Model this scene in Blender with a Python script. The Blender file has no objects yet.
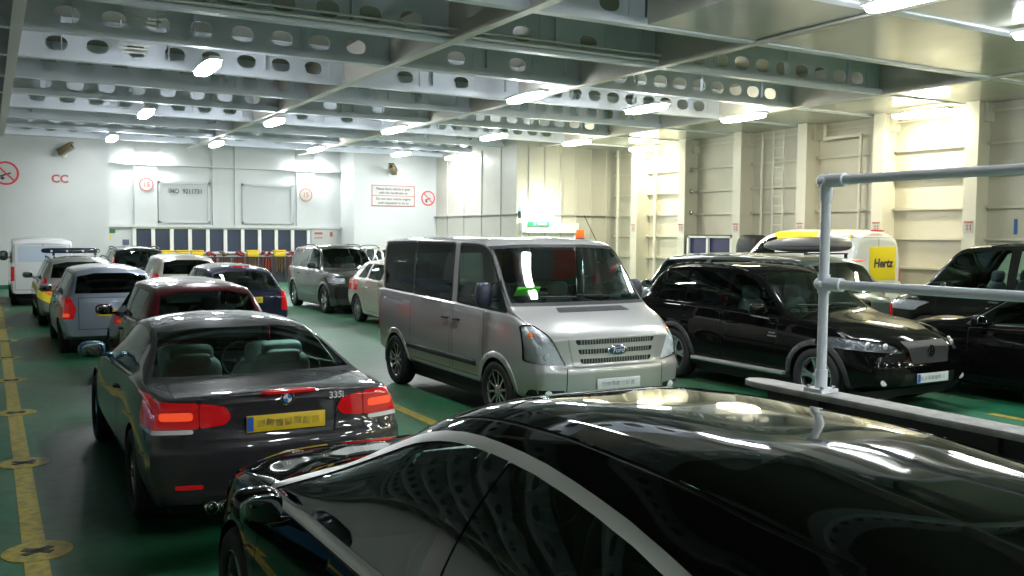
import bpy, bmesh, math, random
from mathutils import Vector, Matrix
from mathutils.bvhtree import BVHTree
PI = math.pi
random.seed(4)
S = bpy.context.scene
COL = S.collection
# ------------------------------------------------------------------ camera, world, exposure
F_PX = 920.65
cam_d = bpy.data.cameras.new('camera'); cam = bpy.data.objects.new('camera', cam_d); COL.objects.link(cam)
cam_d.sensor_width = 36.0; cam_d.lens = F_PX * 36.0 / 1024.0
cam_d.clip_start = 0.05; cam_d.clip_end = 200
yaw, pitch, roll = math.radians(29.62456), math.radians(3.31902), math.radians(0.45)
f = Vector((math.sin(yaw), math.cos(yaw), 0)); r = Vector((math.cos(yaw), -math.sin(yaw), 0)); u = Vector((0, 0, 1))
f2 = f*math.cos(pitch) - u*math.sin(pitch); u2 = u*math.cos(pitch) + f*math.sin(pitch)
r3 = r*math.cos(roll) + u2*math.sin(roll); u3 = u2*math.cos(roll) - r*math.sin(roll)
mw = Matrix((r3, u3, -f2)).transposed().to_4x4(); mw.translation = Vector((0, 0, 2.08))
cam.matrix_world = mw
S.camera = cam
w = bpy.data.worlds.new('world'); S.world = w; w.use_nodes = True
w.node_tree.nodes['Background'].inputs[0].default_value = (0.55, 0.65, 0.8, 1)
w.node_tree.nodes['Background'].inputs[1].default_value = 0.15
S.view_settings.view_transform = 'Standard'; S.view_settings.look = 'None'
S.view_settings.gamma = 1; S.view_settings.use_curve_mapping = False
S.view_settings.exposure = 0.15
LAMP_W = 72.0          # watts of every twin-tube ceiling luminaire
# ------------------------------------------------------------------ materials
MATS = {}
def mat(name, color, rough=0.5, metal=0.0, coat=0.0, emit=None, es=0.0, alpha=None, trans=0.0, ior=1.45, noise=None, bump=None, spec=0.5):
    if name in MATS: return MATS[name]
    m = bpy.data.materials.new(name); m.use_nodes = True
    nt = m.node_tree; b = nt.nodes['Principled BSDF']
    b.inputs['Base Color'].default_value = (*color, 1); b.inputs['Roughness'].default_value = rough
    b.inputs['Metallic'].default_value = metal; b.inputs['Coat Weight'].default_value = coat
    b.inputs['Coat Roughness'].default_value = 0.03; b.inputs['IOR'].default_value = ior
    b.inputs['Transmission Weight'].default_value = trans; b.inputs['Specular IOR Level'].default_value = spec
    if emit: b.inputs['Emission Color'].default_value = (*emit, 1); b.inputs['Emission Strength'].default_value = es
    if noise:                      # (scale, second colour, low, high)
        tc = nt.nodes.new('ShaderNodeTexCoord'); n = nt.nodes.new('ShaderNodeTexNoise'); rp = nt.nodes.new('ShaderNodeValToRGB')
        n.inputs['Scale'].default_value = noise[0]; n.inputs['Detail'].default_value = 5
        nt.links.new(tc.outputs['Object'], n.inputs['Vector']); nt.links.new(n.outputs['Fac'], rp.inputs['Fac'])
        rp.color_ramp.elements[0].position = noise[2]; rp.color_ramp.elements[0].color = (*noise[1], 1)
        rp.color_ramp.elements[1].position = noise[3]; rp.color_ramp.elements[1].color = (*color, 1)
        nt.links.new(rp.outputs['Color'], b.inputs['Base Color'])
    if bump:
        tc = nt.nodes.new('ShaderNodeTexCoord'); n = nt.nodes.new('ShaderNodeTexNoise'); bp = nt.nodes.new('ShaderNodeBump')
        n.inputs['Scale'].default_value = bump[0]; n.inputs['Detail'].default_value = 3
        bp.inputs['Strength'].default_value = bump[1]; bp.inputs['Distance'].default_value = 0.02
        nt.links.new(tc.outputs['Object'], n.inputs['Vector']); nt.links.new(n.outputs['Fac'], bp.inputs['Height'])
        nt.links.new(bp.outputs['Normal'], b.inputs['Normal'])
    MATS[name] = m
    return m
def paint(name, color, metal=0.35, rough=0.32, spec=0.3, coat=1.0): return mat('car_paint_' + name, color, rough, metal, coat, spec=spec)
def glass(name, color, ior=1.6):
    """window glass: tinted see-through with a mirror-like reflection by angle"""
    if name in MATS: return MATS[name]
    m = bpy.data.materials.new(name); m.use_nodes = True; nt = m.node_tree
    nt.nodes.remove(nt.nodes['Principled BSDF']); out = nt.nodes['Material Output']
    g = nt.nodes.new('ShaderNodeBsdfGlossy'); g.inputs['Roughness'].default_value = 0.02; g.inputs['Color'].default_value = (0.9, 0.97, 0.95, 1)
    t = nt.nodes.new('ShaderNodeBsdfTransparent'); t.inputs[0].default_value = (*color, 1)
    fr = nt.nodes.new('ShaderNodeFresnel'); fr.inputs['IOR'].default_value = ior
    mx = nt.nodes.new('ShaderNodeMixShader')
    nt.links.new(fr.outputs[0], mx.inputs[0]); nt.links.new(t.outputs[0], mx.inputs[1]); nt.links.new(g.outputs[0], mx.inputs[2]); nt.links.new(mx.outputs[0], out.inputs[0])
    MATS[name] = m
    return m
G_TINT = glass('window_glass_green', (0.50, 0.66, 0.60))
G_CLEAR = glass('window_glass_clear', (0.70, 0.88, 0.83))
G_DARK = glass('window_glass_dark', (0.10, 0.13, 0.125))
G_LENS = glass('lamp_lens_clear', (0.93, 0.95, 0.98), 1.4)
MIRRORGLASS = mat('mirror_silvering', (0.30, 0.34, 0.36), 0.03, 1.0)
BRIGHTTRIM = mat('bright_aluminium_trim', (0.86, 0.85, 0.81), 0.38, 0.45)
SMOKEREFL = mat('smoked_reflector', (0.28, 0.29, 0.3), 0.2, 0.7, bump=(40, 0.6))
BLACK = mat('black_plastic', (0.012, 0.012, 0.013), 0.45)
GLOSSBLACK = mat('gloss_black', (0.006, 0.006, 0.007), 0.06, coat=1)
RUBBER = mat('tyre_rubber', (0.014, 0.014, 0.015), 0.7, bump=(60, 0.2))
ALLOY = mat('alloy_silver', (0.55, 0.56, 0.58), 0.25, 0.9)
CHROME = mat('chrome', (0.82, 0.82, 0.8), 0.12, 1.0)
DARKIN = mat('dark_interior', (0.02, 0.021, 0.023), 0.7)
TEALSEAT = mat('pale_leather', (0.66, 0.80, 0.78), 0.5)
GREYSEAT = mat('grey_seat', (0.09, 0.10, 0.11), 0.8)
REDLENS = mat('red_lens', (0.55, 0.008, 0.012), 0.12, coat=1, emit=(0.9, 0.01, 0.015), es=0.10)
REDLIT = mat('red_lens_bright', (0.8, 0.05, 0.02), 0.12, coat=1, emit=(1.0, 0.10, 0.03), es=0.55)
AMBER = mat('amber_lens', (0.95, 0.22, 0.02), 0.15, coat=1, emit=(1.0, 0.2, 0.01), es=0.3)
WHITELENS = mat('white_lens', (0.75, 0.75, 0.75), 0.1, coat=1)
REFLECTOR = mat('lamp_reflector', (0.92, 0.93, 0.95), 0.35, 0.1, bump=(40, 0.5))
MESHGRILLE = mat('dark_grille', (0.03, 0.032, 0.035), 0.4, bump=(90, 0.8))
PLATE_Y = mat('plate_yellow', (0.82, 0.58, 0.03), 0.4)
PLATE_W = mat('plate_white', (0.72, 0.76, 0.78), 0.4)
PLATE_B = mat('plate_blue_band', (0.03, 0.12, 0.5), 0.4)
SMUDGE = mat('plate_smudge_dark', (0.22, 0.17, 0.05), 0.5, noise=(9, (0.62, 0.44, 0.04), 0.42, 0.58))
SMUDGEW = mat('plate_smudge_grey', (0.35, 0.37, 0.38), 0.5, noise=(9, (0.6, 0.63, 0.65), 0.42, 0.58))
WHITEPAINT = mat('painted_steel_white', (0.78, 0.79, 0.76), 0.38, noise=(0.6, (0.70, 0.71, 0.69), 0.35, 0.6))
WALLWHITE = mat('bulkhead_white', (0.57, 0.59, 0.58), 0.33, noise=(0.45, (0.51, 0.53, 0.52), 0.3, 0.6))
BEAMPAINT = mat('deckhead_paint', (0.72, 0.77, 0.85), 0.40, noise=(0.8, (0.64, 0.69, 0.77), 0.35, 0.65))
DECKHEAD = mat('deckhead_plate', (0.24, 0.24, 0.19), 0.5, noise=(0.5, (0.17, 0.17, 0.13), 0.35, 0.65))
SOFFIT = mat('soffit_gloss_paint', (0.52, 0.53, 0.48), 0.16, noise=(0.35, (0.42, 0.43, 0.36), 0.35, 0.6), bump=(1.2, 0.35))
RAILPAINT = mat('rail_paint', (0.82, 0.86, 0.93), 0.3)
COAMING = mat('coaming_grey', (0.42, 0.42, 0.40), 0.6, noise=(9, (0.3, 0.3, 0.29), 0.4, 0.6))
REDSIGN = mat('sign_red', (0.62, 0.05, 0.06), 0.5)
PINKSIGN = mat('sign_red_faded', (0.42, 0.11, 0.10), 0.5)
SIGNWHITE = mat('sign_white', (0.50, 0.49, 0.47), 0.5)
SIGNBLACK = mat('sign_black', (0.05, 0.05, 0.06), 0.5)
YELLOWP = mat('yellow_paint', (0.75, 0.52, 0.03), 0.5)
FLOORYEL = mat('floor_yellow_paint', (0.38, 0.29, 0.03), 0.5, noise=(14, (0.20, 0.20, 0.04), 0.38, 0.58))
FLOORBLK = mat('lashing_pot_black', (0.02, 0.018, 0.02), 0.5)
# ------------------------------------------------------------------ object helpers
def link(name, me, m=None, parent=None, smooth=False):
    o = bpy.data.objects.new(name, me); COL.objects.link(o)
    if m is not None: me.materials.append(m)
    if parent is not None: o.parent = parent
    if smooth: me.polygons.foreach_set('use_smooth', [True]*len(me.polygons))
    return o
def tag(o, label=None, cat=None, group=None, kind=None):
    if label: o['label'] = label
    if cat: o['category'] = cat
    if group: o['group'] = group
    if kind: o['kind'] = kind
    return o
def empty(name, loc, rz=0.0, label=None, cat=None, group=None):
    o = bpy.data.objects.new(name, None); COL.objects.link(o); o.location = loc; o.rotation_euler = (0, 0, rz)
    o.empty_display_size = 0.2
    return tag(o, label, cat, group)
def boxv(bm, c, s, rz=0.0, ry=0.0, rx=0.0):
    M = Matrix.Translation(c) @ Matrix.Rotation(rz, 4, 'Z') @ Matrix.Rotation(ry, 4, 'Y') @ Matrix.Rotation(rx, 4, 'X') @ Matrix.Diagonal((s[0], s[1], s[2], 1))
    return bmesh.ops.create_cube(bm, size=1.0, matrix=M)['verts']
def box2(bm, a, b):
    return boxv(bm, [(a[i]+b[i])/2 for i in range(3)], [abs(b[i]-a[i]) for i in range(3)])
def tube(bm, p, q, rad, n=12, rad2=None):
    p, q = Vector(p), Vector(q); d = q - p
    M = Matrix.Translation((p+q)/2) @ d.to_track_quat('Z', 'Y').to_matrix().to_4x4()
    bmesh.ops.create_cone(bm, cap_ends=True, segments=n, radius1=rad, radius2=rad if rad2 is None else rad2, depth=d.length, matrix=M)
def fin(name, bm, m, parent=None, bevel=0, seg=2, smooth=False, auto=None):
    if bevel:
        bmesh.ops.bevel(bm, geom=[e for e in bm.edges], offset=bevel, segments=seg, affect='EDGES', profile=0.5)
    me = bpy.data.meshes.new(name); bm.to_mesh(me); bm.free()
    o = link(name, me, m, parent, smooth or bevel > 0)
    if auto or bevel:
        me.set_sharp_from_angle(angle=math.radians(auto or 40))
    return o
def B(): return bmesh.new()
def superell(bm, c, s, e=2.6, nu=20, nv=12, M=None):
    """rounded block: superellipsoid of half sizes s"""
    def pw(v, k): return math.copysign(abs(v)**k, v)
    k = 2.0/e; rows = []
    for j in range(nv+1):
        ph = -PI/2 + PI*j/nv; row = []
        for i in range(nu):
            th = 2*PI*i/nu
            v = Vector((s[0]*pw(math.cos(ph), k)*pw(math.cos(th), k), s[1]*pw(math.cos(ph), k)*pw(math.sin(th), k), s[2]*pw(math.sin(ph), k)))
            if M: v = M @ v
            row.append(v + Vector(c))
        rows.append(row)
    vs = [[bm.verts.new(p) for p in row] if 0 < j < nv else [bm.verts.new(row[0])] for j, row in enumerate(rows)]
    for j in range(nv):
        for i in range(nu):
            a, b = vs[j], vs[j+1]; i2 = (i+1) % nu
            try:
                if len(a) == 1: bm.faces.new((a[0], b[i2], b[i]))
                elif len(b) == 1: bm.faces.new((a[i], a[i2], b[0]))
                else: bm.faces.new((a[i], a[i2], b[i2], b[i]))
            except ValueError: pass
    bmesh.ops.recalc_face_normals(bm, faces=bm.faces)
def lathe(bm, prof, n=32, axis='X', close=True):
    """prof: (radius, offset along axis)"""
    rows = []
    for rad, h in prof:
        row = []
        for i in range(n):
            a = 2*PI*i/n; c, s = rad*math.cos(a), rad*math.sin(a)
            row.append(bm.verts.new((h, c, s) if axis == 'X' else ((c, s, h) if axis == 'Z' else (c, h, s))))
        rows.append(row)
    for j in range(len(rows)-1):
        for i in range(n):
            bm.faces.new((rows[j][i], rows[j][(i+1) % n], rows[j+1][(i+1) % n], rows[j+1][i]))
    if close:
        for row in (rows[0], rows[-1]):
            if (row[0].co - row[n//2].co).length > 1e-5: bm.faces.new(row)
    bmesh.ops.recalc_face_normals(bm, faces=bm.faces)
def prism(bm, pts, axis, a, b):
    """polygon pts extruded from a to b along axis; pts in the two other axes in order"""
    def P(p, h): return {'X': (h, p[0], p[1]), 'Y': (p[0], h, p[1]), 'Z': (p[0], p[1], h)}[axis]
    va = [bm.verts.new(P(p, a)) for p in pts]; vb = [bm.verts.new(P(p, b)) for p in pts]
    n = len(pts); bm.faces.new(va); bm.faces.new(vb)
    for i in range(n): bm.faces.new((va[i], va[(i+1) % n], vb[(i+1) % n], vb[i]))
    bmesh.ops.recalc_face_normals(bm, faces=bm.faces)
def text(name, body, size, loc, rot, m, parent=None, ext=0.003, bold=0.0, shear=0.0, sx=1.0, align='CENTER'):
    c = bpy.data.curves.new(name, 'FONT'); c.body = body; c.size = size; c.extrude = ext; c.offset = bold; c.shear = shear
    c.align_x = align; c.align_y = 'CENTER'; c.resolution_u = 3
    t = bpy.data.objects.new(name, c); COL.objects.link(t)
    me = bpy.data.meshes.new_from_object(t); bpy.data.objects.remove(t); bpy.data.curves.remove(c)
    me.materials.clear(); o = link(name, me, m, parent)
    o.location = loc; o.rotation_euler = rot; o.scale = (sx, 1, 1)
    return o
def copy_tree(o, parent=None):
    c = o.copy(); COL.objects.link(c); c.parent = parent
    for ch in KIDS.get(o.name, []) : copy_tree(ch, c)
    return c
KIDS = {}
def index_kids():
    KIDS.clear()
    for o in bpy.data.objects:
        if o.parent: KIDS.setdefault(o.parent.name, []).append(o)
def pchip(pts):
    xs = [p[0] for p in pts]; ys = [p[1] for p in pts]; n = len(xs)
    if n == 1: return lambda x: ys[0]
    h = [xs[i+1]-xs[i] for i in range(n-1)]; d = [(ys[i+1]-ys[i])/h[i] for i in range(n-1)]
    m = [d[0]] + [0.0]*(n-2) + [d[-1]]
    for i in range(1, n-1):
        if d[i-1]*d[i] > 0:
            w1, w2 = 2*h[i]+h[i-1], h[i]+2*h[i-1]
            m[i] = (w1+w2)/(w1/d[i-1]+w2/d[i])
    def g(x):
        if x <= xs[0]: return ys[0]
        if x >= xs[-1]: return ys[-1]
        i = 0
        while x > xs[i+1]: i += 1
        t = (x-xs[i])/h[i]
        return ((2*t**3-3*t*t+1)*ys[i] + (t**3-2*t*t+t)*h[i]*m[i] + (-2*t**3+3*t*t)*ys[i+1] + (t**3-t*t)*h[i]*m[i+1])
    return g
def sstep(t): t = max(0.0, min(1.0, t)); return t*t*(3-2*t)
def inpoly(p, poly):
    x, y = p; c = False; n = len(poly); j = n-1
    for i in range(n):
        xi, yi = poly[i]; xj, yj = poly[j]
        if (yi > y) != (yj > y) and x < (xj-xi)*(y-yi)/(yj-yi)+xi: c = not c
        j = i
    return c
def rpoly(pts, rr=0.03, n=3):
    """round the corners of a polygon"""
    out = []; N = len(pts)
    for i in range(N):
        p = Vector(pts[i]); a = Vector(pts[i-1])-p; b = Vector(pts[(i+1) % N])-p
        k = min(rr, a.length*0.45, b.length*0.45)
        A = p + a.normalized()*k; C = p + b.normalized()*k
        for s in range(n+1):
            t = s/n; q = A*(1-t)**2 + p*2*t*(1-t) + C*t*t; out.append((q.x, q.y))
    return out
def offset_poly(poly, d):
    """inset (d>0) by moving every edge inward"""
    area = sum(poly[i-1][0]*poly[i][1]-poly[i][0]*poly[i-1][1] for i in range(len(poly)))
    sg = 1 if area > 0 else -1; out = []; N = len(poly)
    for i in range(N):
        p0, p1, p2 = Vector(poly[i-1]), Vector(poly[i]), Vector(poly[(i+1) % N])
        e1 = (p1-p0).normalized(); e2 = (p2-p1).normalized()
        n1 = Vector((-e1.y, e1.x))*sg; n2 = Vector((-e2.y, e2.x))*sg
        nn = (n1+n2); 
        if nn.length < 1e-6: nn = n1
        nn.normalize(); k = d/max(0.35, nn.dot(n1)); q = p1+nn*k; out.append((q.x, q.y))
    return out
# ------------------------------------------------------------------ car body
class Body:
    """a lofted car shell; y=0 at the tail, y=L at the nose; openings, panels and lenses are cut out of the same skin"""
    def __init__(s, L, hw, top, bot, belt, plan, roofw, crown, fend=None, rend=None, fplan=0.12, rplan=0.08, flen=0.9, rlen=0.7, tuck=(0.05, 0.045), step=0.07, bulge=0.02, rp=2.6):
        s.L, s.hw = L, hw
        s.top, s.bot, s.belt, s.plan, s.roofw = pchip(top), pchip(bot), pchip(belt), pchip(plan), pchip(roofw)
        s.crown = pchip(crown) if isinstance(crown, list) else (lambda y: crown)
        s.fend = pchip(fend) if fend else None; s.rend = pchip(rend) if rend else None
        s.fplan, s.rplan, s.flen, s.rlen, s.tuck, s.bulge, s.rp = fplan, rplan, flen, rlen, tuck, bulge, rp
        s.labels = [('body', None, 0.0, {})]; s.step = step; s.build()
    def zre(s, y):
        zs = min(s.belt(y), s.top(y)-0.03); return max(zs+0.015, s.top(y)-s.crown(y))
    def half(s, y):
        zt = s.top(y); zb = s.bot(y); hw = s.plan(y); zs = min(s.belt(y), zt-0.03); wr = min(s.roofw(y), hw*0.93); zre = s.zre(y)
        pts = [(0, zb), (hw*0.45, zb), (hw*0.84, zb), (hw*0.93, zb+0.02)]
        lo = zb+0.06; hi = zs-0.02; a, b = s.tuck
        for i in range(11):
            t = i/10; z = lo+(hi-lo)*t
            pts.append((hw*(1-a*(max(0, 0.42-t)/0.42)**2-b*(max(0, t-0.42)/0.58)**2), z))
        xs = hw*(1-b)
        pts += [(xs*0.985, zs), (xs*0.965, zs+0.006)]
        gx = xs*0.955
        for k in range(1, 8):
            t = k/7; pts.append((gx+(wr-gx)*t + s.bulge*math.sin(PI*t), zs+0.01+(zre-zs-0.01)*t))
        for k in range(1, 9):
            uu = (k/8)**1.35; pts.append((wr*(1-uu), zre+(zt-zre)*(1-(1-uu)**s.rp)))
        pts[-1] = (0, zt)
        return pts
    def deform(s, p):
        x, y, z = p; ax = min(1.0, abs(x)/s.hw); dy = 0
        wf = sstep((y-(s.L-s.flen))/s.flen); dy -= s.fplan*wf*ax**3.2
        if s.fend: dy += sstep((y-(s.L-0.3))/0.3)*s.fend(z)
        wr = sstep((s.rlen-y)/s.rlen); dy += s.rplan*wr*ax**3.2
        if s.rend: dy += sstep((0.3-y)/0.3)*s.rend(z)
        return Vector((x, y+dy, z))
    def build(s):
        # stations by arc length of the top line
        ys = [0.0]; y = 0.0
        while y < s.L:
            d = 0.004
            st = 0.0; y0 = y
            while st < s.step and y < s.L:
                zt = s.top(y); y += d; st += math.hypot(d, s.top(min(y, s.L))-zt)
                if y-y0 > s.step*0.5 and (y0 < 0.3 or y0 > s.L-0.35): break
            ys.append(min(y, s.L))
        if s.L-ys[-2] < 0.015: ys.pop(-2)
        bm = bmesh.new(); rings = []
        for y in ys:
            h = s.half(y); R = [bm.verts.new(s.deform((x, y, z))) for x, z in h]
            Lf = [R[0]] + [bm.verts.new(s.deform((-x, y, z))) for x, z in h[1:-1]] + [R[-1]]
            rings.append((R, Lf, h))
        for i in range(len(ys)-1):
            for k in (0, 1):
                a, b = rings[i][k], rings[i+1][k]
                for j in range(len(a)-1):
                    bm.faces.new((a[j], a[j+1], b[j+1], b[j]))
        M = 12
        for i, y in ((0, ys[0]), (len(ys)-1, ys[-1])):
            R, Lf, h = rings[i]; rows = []
            for j in range(2, len(h)):
                if j == len(h)-1: rows.append([R[j]]*(2*M+1)); continue
                row = []
                for c in range(-M, M+1):
                    if c == -M: row.append(Lf[j])
                    elif c == M: row.append(R[j])
                    else: row.append(bm.verts.new(s.deform((h[j][0]*c/M, y, h[j][1]))))
                rows.append(row)
            for a, b in zip(rows, rows[1:]):
                for c in range(2*M):
                    q = []
                    for v in (a[c], a[c+1], b[c+1], b[c]):
                        if v not in q: q.append(v)
                    if len(q) > 2:
                        try: bm.faces.new(q)
                        except ValueError: pass
        bmesh.ops.recalc_face_normals(bm, faces=bm.faces)
        s.lay = bm.faces.layers.int.new('part'); s.bm = bm
        s.bvh = BVHTree.FromBMesh(bm)
    def surf(s, axis, a, b, sgn):
        """point of the skin seen along an axis from outside"""
        if axis == 'X': o, d = Vector((sgn*3, a, b)), Vector((-sgn, 0, 0))
        elif axis == 'Y': o, d = Vector((a, s.L+2 if sgn > 0 else -2, b)), Vector((0, -sgn, 0))
        else: o, d = Vector((a, b, 4)), Vector((0, 0, -1))
        h, n, _, _ = s.bvh.ray_cast(o, d)
        return (h, n) if h is not None else (Vector((a, s.L if sgn > 0 else 0, b)), -d)
    def carve(s, name, m, poly, axis, sgn=1, off=0.0, rng=None, over=(), kill=False, nmin=0.08, **kw):
        """give the skin inside a polygon (seen along axis) to a part of its own; over: names it may also cut into"""
        bm = s.bm; ax = 'XYZ'.index(axis); ia, ib = [(1, 2), (0, 2), (0, 1)][ax]
        a0, a1 = min(p[0] for p in poly), max(p[0] for p in poly); b0, b1 = min(p[1] for p in poly), max(p[1] for p in poly)
        okid = {0} | {i for i, l in enumerate(s.labels) if l[0] in over}
        bm.normal_update()
        def cand(fc):
            if fc[s.lay] not in okid: return False
            if fc.normal[ax]*sgn < nmin: return False
            if rng and not (rng[1] <= fc.calc_center_median()[rng[0]] <= rng[2]): return False
            A = [v.co[ia] for v in fc.verts]; Bv = [v.co[ib] for v in fc.verts]
            return max(A) > a0 and min(A) < a1 and max(Bv) > b0 and min(Bv) < b1
        fs = [fc for fc in bm.faces if cand(fc)]
        n = len(poly)
        for i in range(n):
            p, q = poly[i], poly[(i+1) % n]
            if math.hypot(q[0]-p[0], q[1]-p[1]) < 1e-5: continue
            nrm = [0, 0, 0]; nrm[ia] = q[1]-p[1]; nrm[ib] = -(q[0]-p[0]); co = [0, 0, 0]; co[ia], co[ib] = p
            ln = math.hypot(q[0]-p[0], q[1]-p[1]); ux, uy = (q[0]-p[0])/ln, (q[1]-p[1])/ln
            near, rest = [], []
            for fc in fs:
                ts = [(v.co[ia]-p[0])*ux+(v.co[ib]-p[1])*uy for v in fc.verts]
                (near if max(ts) > -0.01 and min(ts) < ln+0.01 else rest).append(fc)
            geom = list({e for fc in near for e in fc.edges}) + list({v for fc in near for v in fc.verts}) + near
            if not near: continue
            g = bmesh.ops.bisect_plane(bm, geom=geom, dist=1e-5, plane_co=co, plane_no=nrm)
            fs = rest + [x for x in g['geom'] if isinstance(x, bmesh.types.BMFace)]
        inside = [fc for fc in fs if fc.is_valid and inpoly((fc.calc_center_median()[ia], fc.calc_center_median()[ib]), poly)]
        if kill:
            bmesh.ops.delete(bm, geom=inside, context='FACES'); return None
        s.labels.append((name, m, off, kw)); i = len(s.labels)-1
        for fc in inside: fc[s.lay] = i
        return i
    def gap(s, poly, axis, sgn, wd=0.009, over=(), rng=None, name='panel_gap'):
        """a panel joint: a thin strip along the polygon, let in"""
        ins = offset_poly(poly, wd)
        n = len(poly)
        for i in range(n):
            j = (i+1) % n
            s.carve(name, BLACK, [poly[i], poly[j], ins[j], ins[i]], axis, sgn, -0.004, rng=rng, over=over, merge=str(poly[0])+str(sgn)+axis)
    def finish(s, root, paintm):
        bm = s.bm; bm.normal_update()
        nor = {v: v.normal.copy() for v in bm.verts}
        groups = {}
        for fc in bm.faces: groups.setdefault(fc[s.lay], []).append(fc)
        merged = {}
        for i, fs in groups.items():
            key = ('m', s.labels[i][0], s.labels[i][3]['merge']) if s.labels[i][3].get('merge') else i
            merged.setdefault(key, []).append((i, fs))
        out = {}
        for key, lst in merged.items():
            i0 = lst[0][0]; name, m, off, kw = s.labels[i0]
            vm, vs, ns, faces = {}, [], [], []
            for i, fs in lst:
                for fc in fs:
                    idx = []
                    for v in fc.verts:
                        if v not in vm: vm[v] = len(vs); vs.append(v.co+nor[v]*off); ns.append(nor[v])
                        idx.append(vm[v])
                    faces.append(idx)
            me = bpy.data.meshes.new(name); me.from_pydata(vs, [], faces)
            o = link(name, me, m or paintm, root, True)
            me.normals_split_custom_set_from_vertices(ns)
            if kw.get('thick'):
                md = o.modifiers.new('rim', 'SOLIDIFY'); md.thickness = kw['thick']; md.offset = -1
            if kw.get('label'): o['label'] = kw['label']
            out.setdefault(name, []).append(o)
            if kw.get('bowl'):
                bme = bpy.data.meshes.new('lamp_reflector'); bme.from_pydata([v-n*kw['bowl'] for v, n in zip(vs, ns)], [], faces)
                ob = link('lamp_reflector', bme, kw.get('bowlmat', REFLECTOR), o, True)
        bm.free()
        return out
# ------------------------------------------------------------------ shared car pieces
TYRES = {}
def tyre_mesh(R, wd):
    k = ('t', R, wd)
    if k in TYRES: return TYRES[k]
    bm = B(); rr = R*0.66; h = wd/2
    lathe(bm, [(rr, -h*0.8), (rr+0.02, -h*0.95), (R*0.86, -h), (R-0.02, -h*0.93), (R, -h*0.72), (R, 0), (R, h*0.72), (R-0.02, h*0.93), (R*0.86, h), (rr+0.02, h*0.95), (rr, h*0.8), (rr, -h*0.8)], 40, close=False)
    me = bpy.data.meshes.new('tyre'); bm.to_mesh(me); bm.free(); me.materials.append(RUBBER)
    me.polygons.foreach_set('use_smooth', [True]*len(me.polygons)); TYRES[k] = me; return me
def rim_mesh(R, wd, style, m):
    k = ('r', R, wd, style, m.name)
    if k in TYRES: return TYRES[k]
    bm = B(); rr = R*0.67; h = wd/2
    # outward is -X side (mirrored by rotation for the other side); barrel
    lathe(bm, [(rr, -h*0.9), (rr*1.03, -h*0.88), (rr*0.97, -h*0.7), (rr*0.93, -h*0.3), (rr*0.93, h*0.6)], 40, close=False)
    n = {'five': 5, 'ten': 10, 'seven': 7, 'star': 6, 'steel': 12}[style]
    for i in range(n):
        a = 2*PI*i/n; wds = {'five': 0.085, 'ten': 0.028, 'seven': 0.05, 'star': 0.065, 'steel': 0.06}[style]
        for sgn in ((-1, 1) if style == 'five' else (0,)):
            da = sgn*0.16
            p = []
            for rad, ww, xx in ((0.03, wds*0.55, -h*0.62), (rr*0.55, wds*0.42, -h*0.66), (rr*0.98, wds*0.5, -h*0.74)):
                ww *= (0.55 if style == 'five' else 1)
                aa = a+da*(rad/rr)
                c = Vector((0, math.cos(aa), math.sin(aa))); t = Vector((0, -math.sin(aa), math.cos(aa)))
                p.append([c*rad+t*ww+Vector((xx, 0, 0)), c*rad-t*ww+Vector((xx, 0, 0)), c*rad-t*ww*0.7+Vector((xx+0.035, 0, 0)), c*rad+t*ww*0.7+Vector((xx+0.035, 0, 0))])
            V = [[bm.verts.new(q) for q in row] for row in p]
            for j in range(2):
                for q in range(4): bm.faces.new((V[j][q], V[j][(q+1) % 4], V[j+1][(q+1) % 4], V[j+1][q]))
    lathe(bm, [(0.0005, -h*0.8), (0.03, -h*0.79), (0.07, -h*0.68), (0.075, -h*0.4)], 20, close=False)
    lathe(bm, [(rr*0.9, h*0.1), (0.001, h*0.1)], 32, close=False)      # brake backing
    bmesh.ops.recalc_face_normals(bm, faces=bm.faces)
    me = bpy.data.meshes.new('rim'); bm.to_mesh(me); bm.free(); me.materials.append(m); me.materials.append(BLACK)
    for p in me.polygons:
        c = p.center
        if c.x > h*0.05: p.material_index = 1
    TYRES[k] = me; return me
def wheels(root, hw, yf, yr, R=0.32, wd=0.205, style='ten', rimmat=None, inset=0.03):
    rimmat = rimmat or ALLOY
    for y in (yf, yr):
        for sg in (-1, 1):
            t = link('tyre', tyre_mesh(R, wd), None, root)
            t.location = (sg*(hw-inset-wd/2), y, R); t.rotation_euler = (0, 0, 0 if sg < 0 else PI)
            rm = link('rim', rim_mesh(R, wd, style, rimmat), None, t)
            rm.rotation_euler = (random.random()*2, 0, 0)
def mirror(root, x, y, z, sg, m, size=(0.11, 0.05, 0.075), arm=True, glassy=True):
    bm = B(); superell(bm, (x, y, z), size, 2.8)
    if arm: boxv(bm, (x-sg*(size[0]+0.02), y-0.0, z-size[1]), (0.14, 0.05, 0.03))
    o = fin('door_mirror', bm, m, root, smooth=True)
    return o
def mirror_glass(o, x, y, z, sg, size):
    bm = B(); superell(bm, (x, y-size[1]*0.93, z), (size[0]*0.84, 0.008, size[2]*0.84), 3.2)
    fin('mirror_glass', bm, MIRRORGLASS, o, smooth=True)
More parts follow.
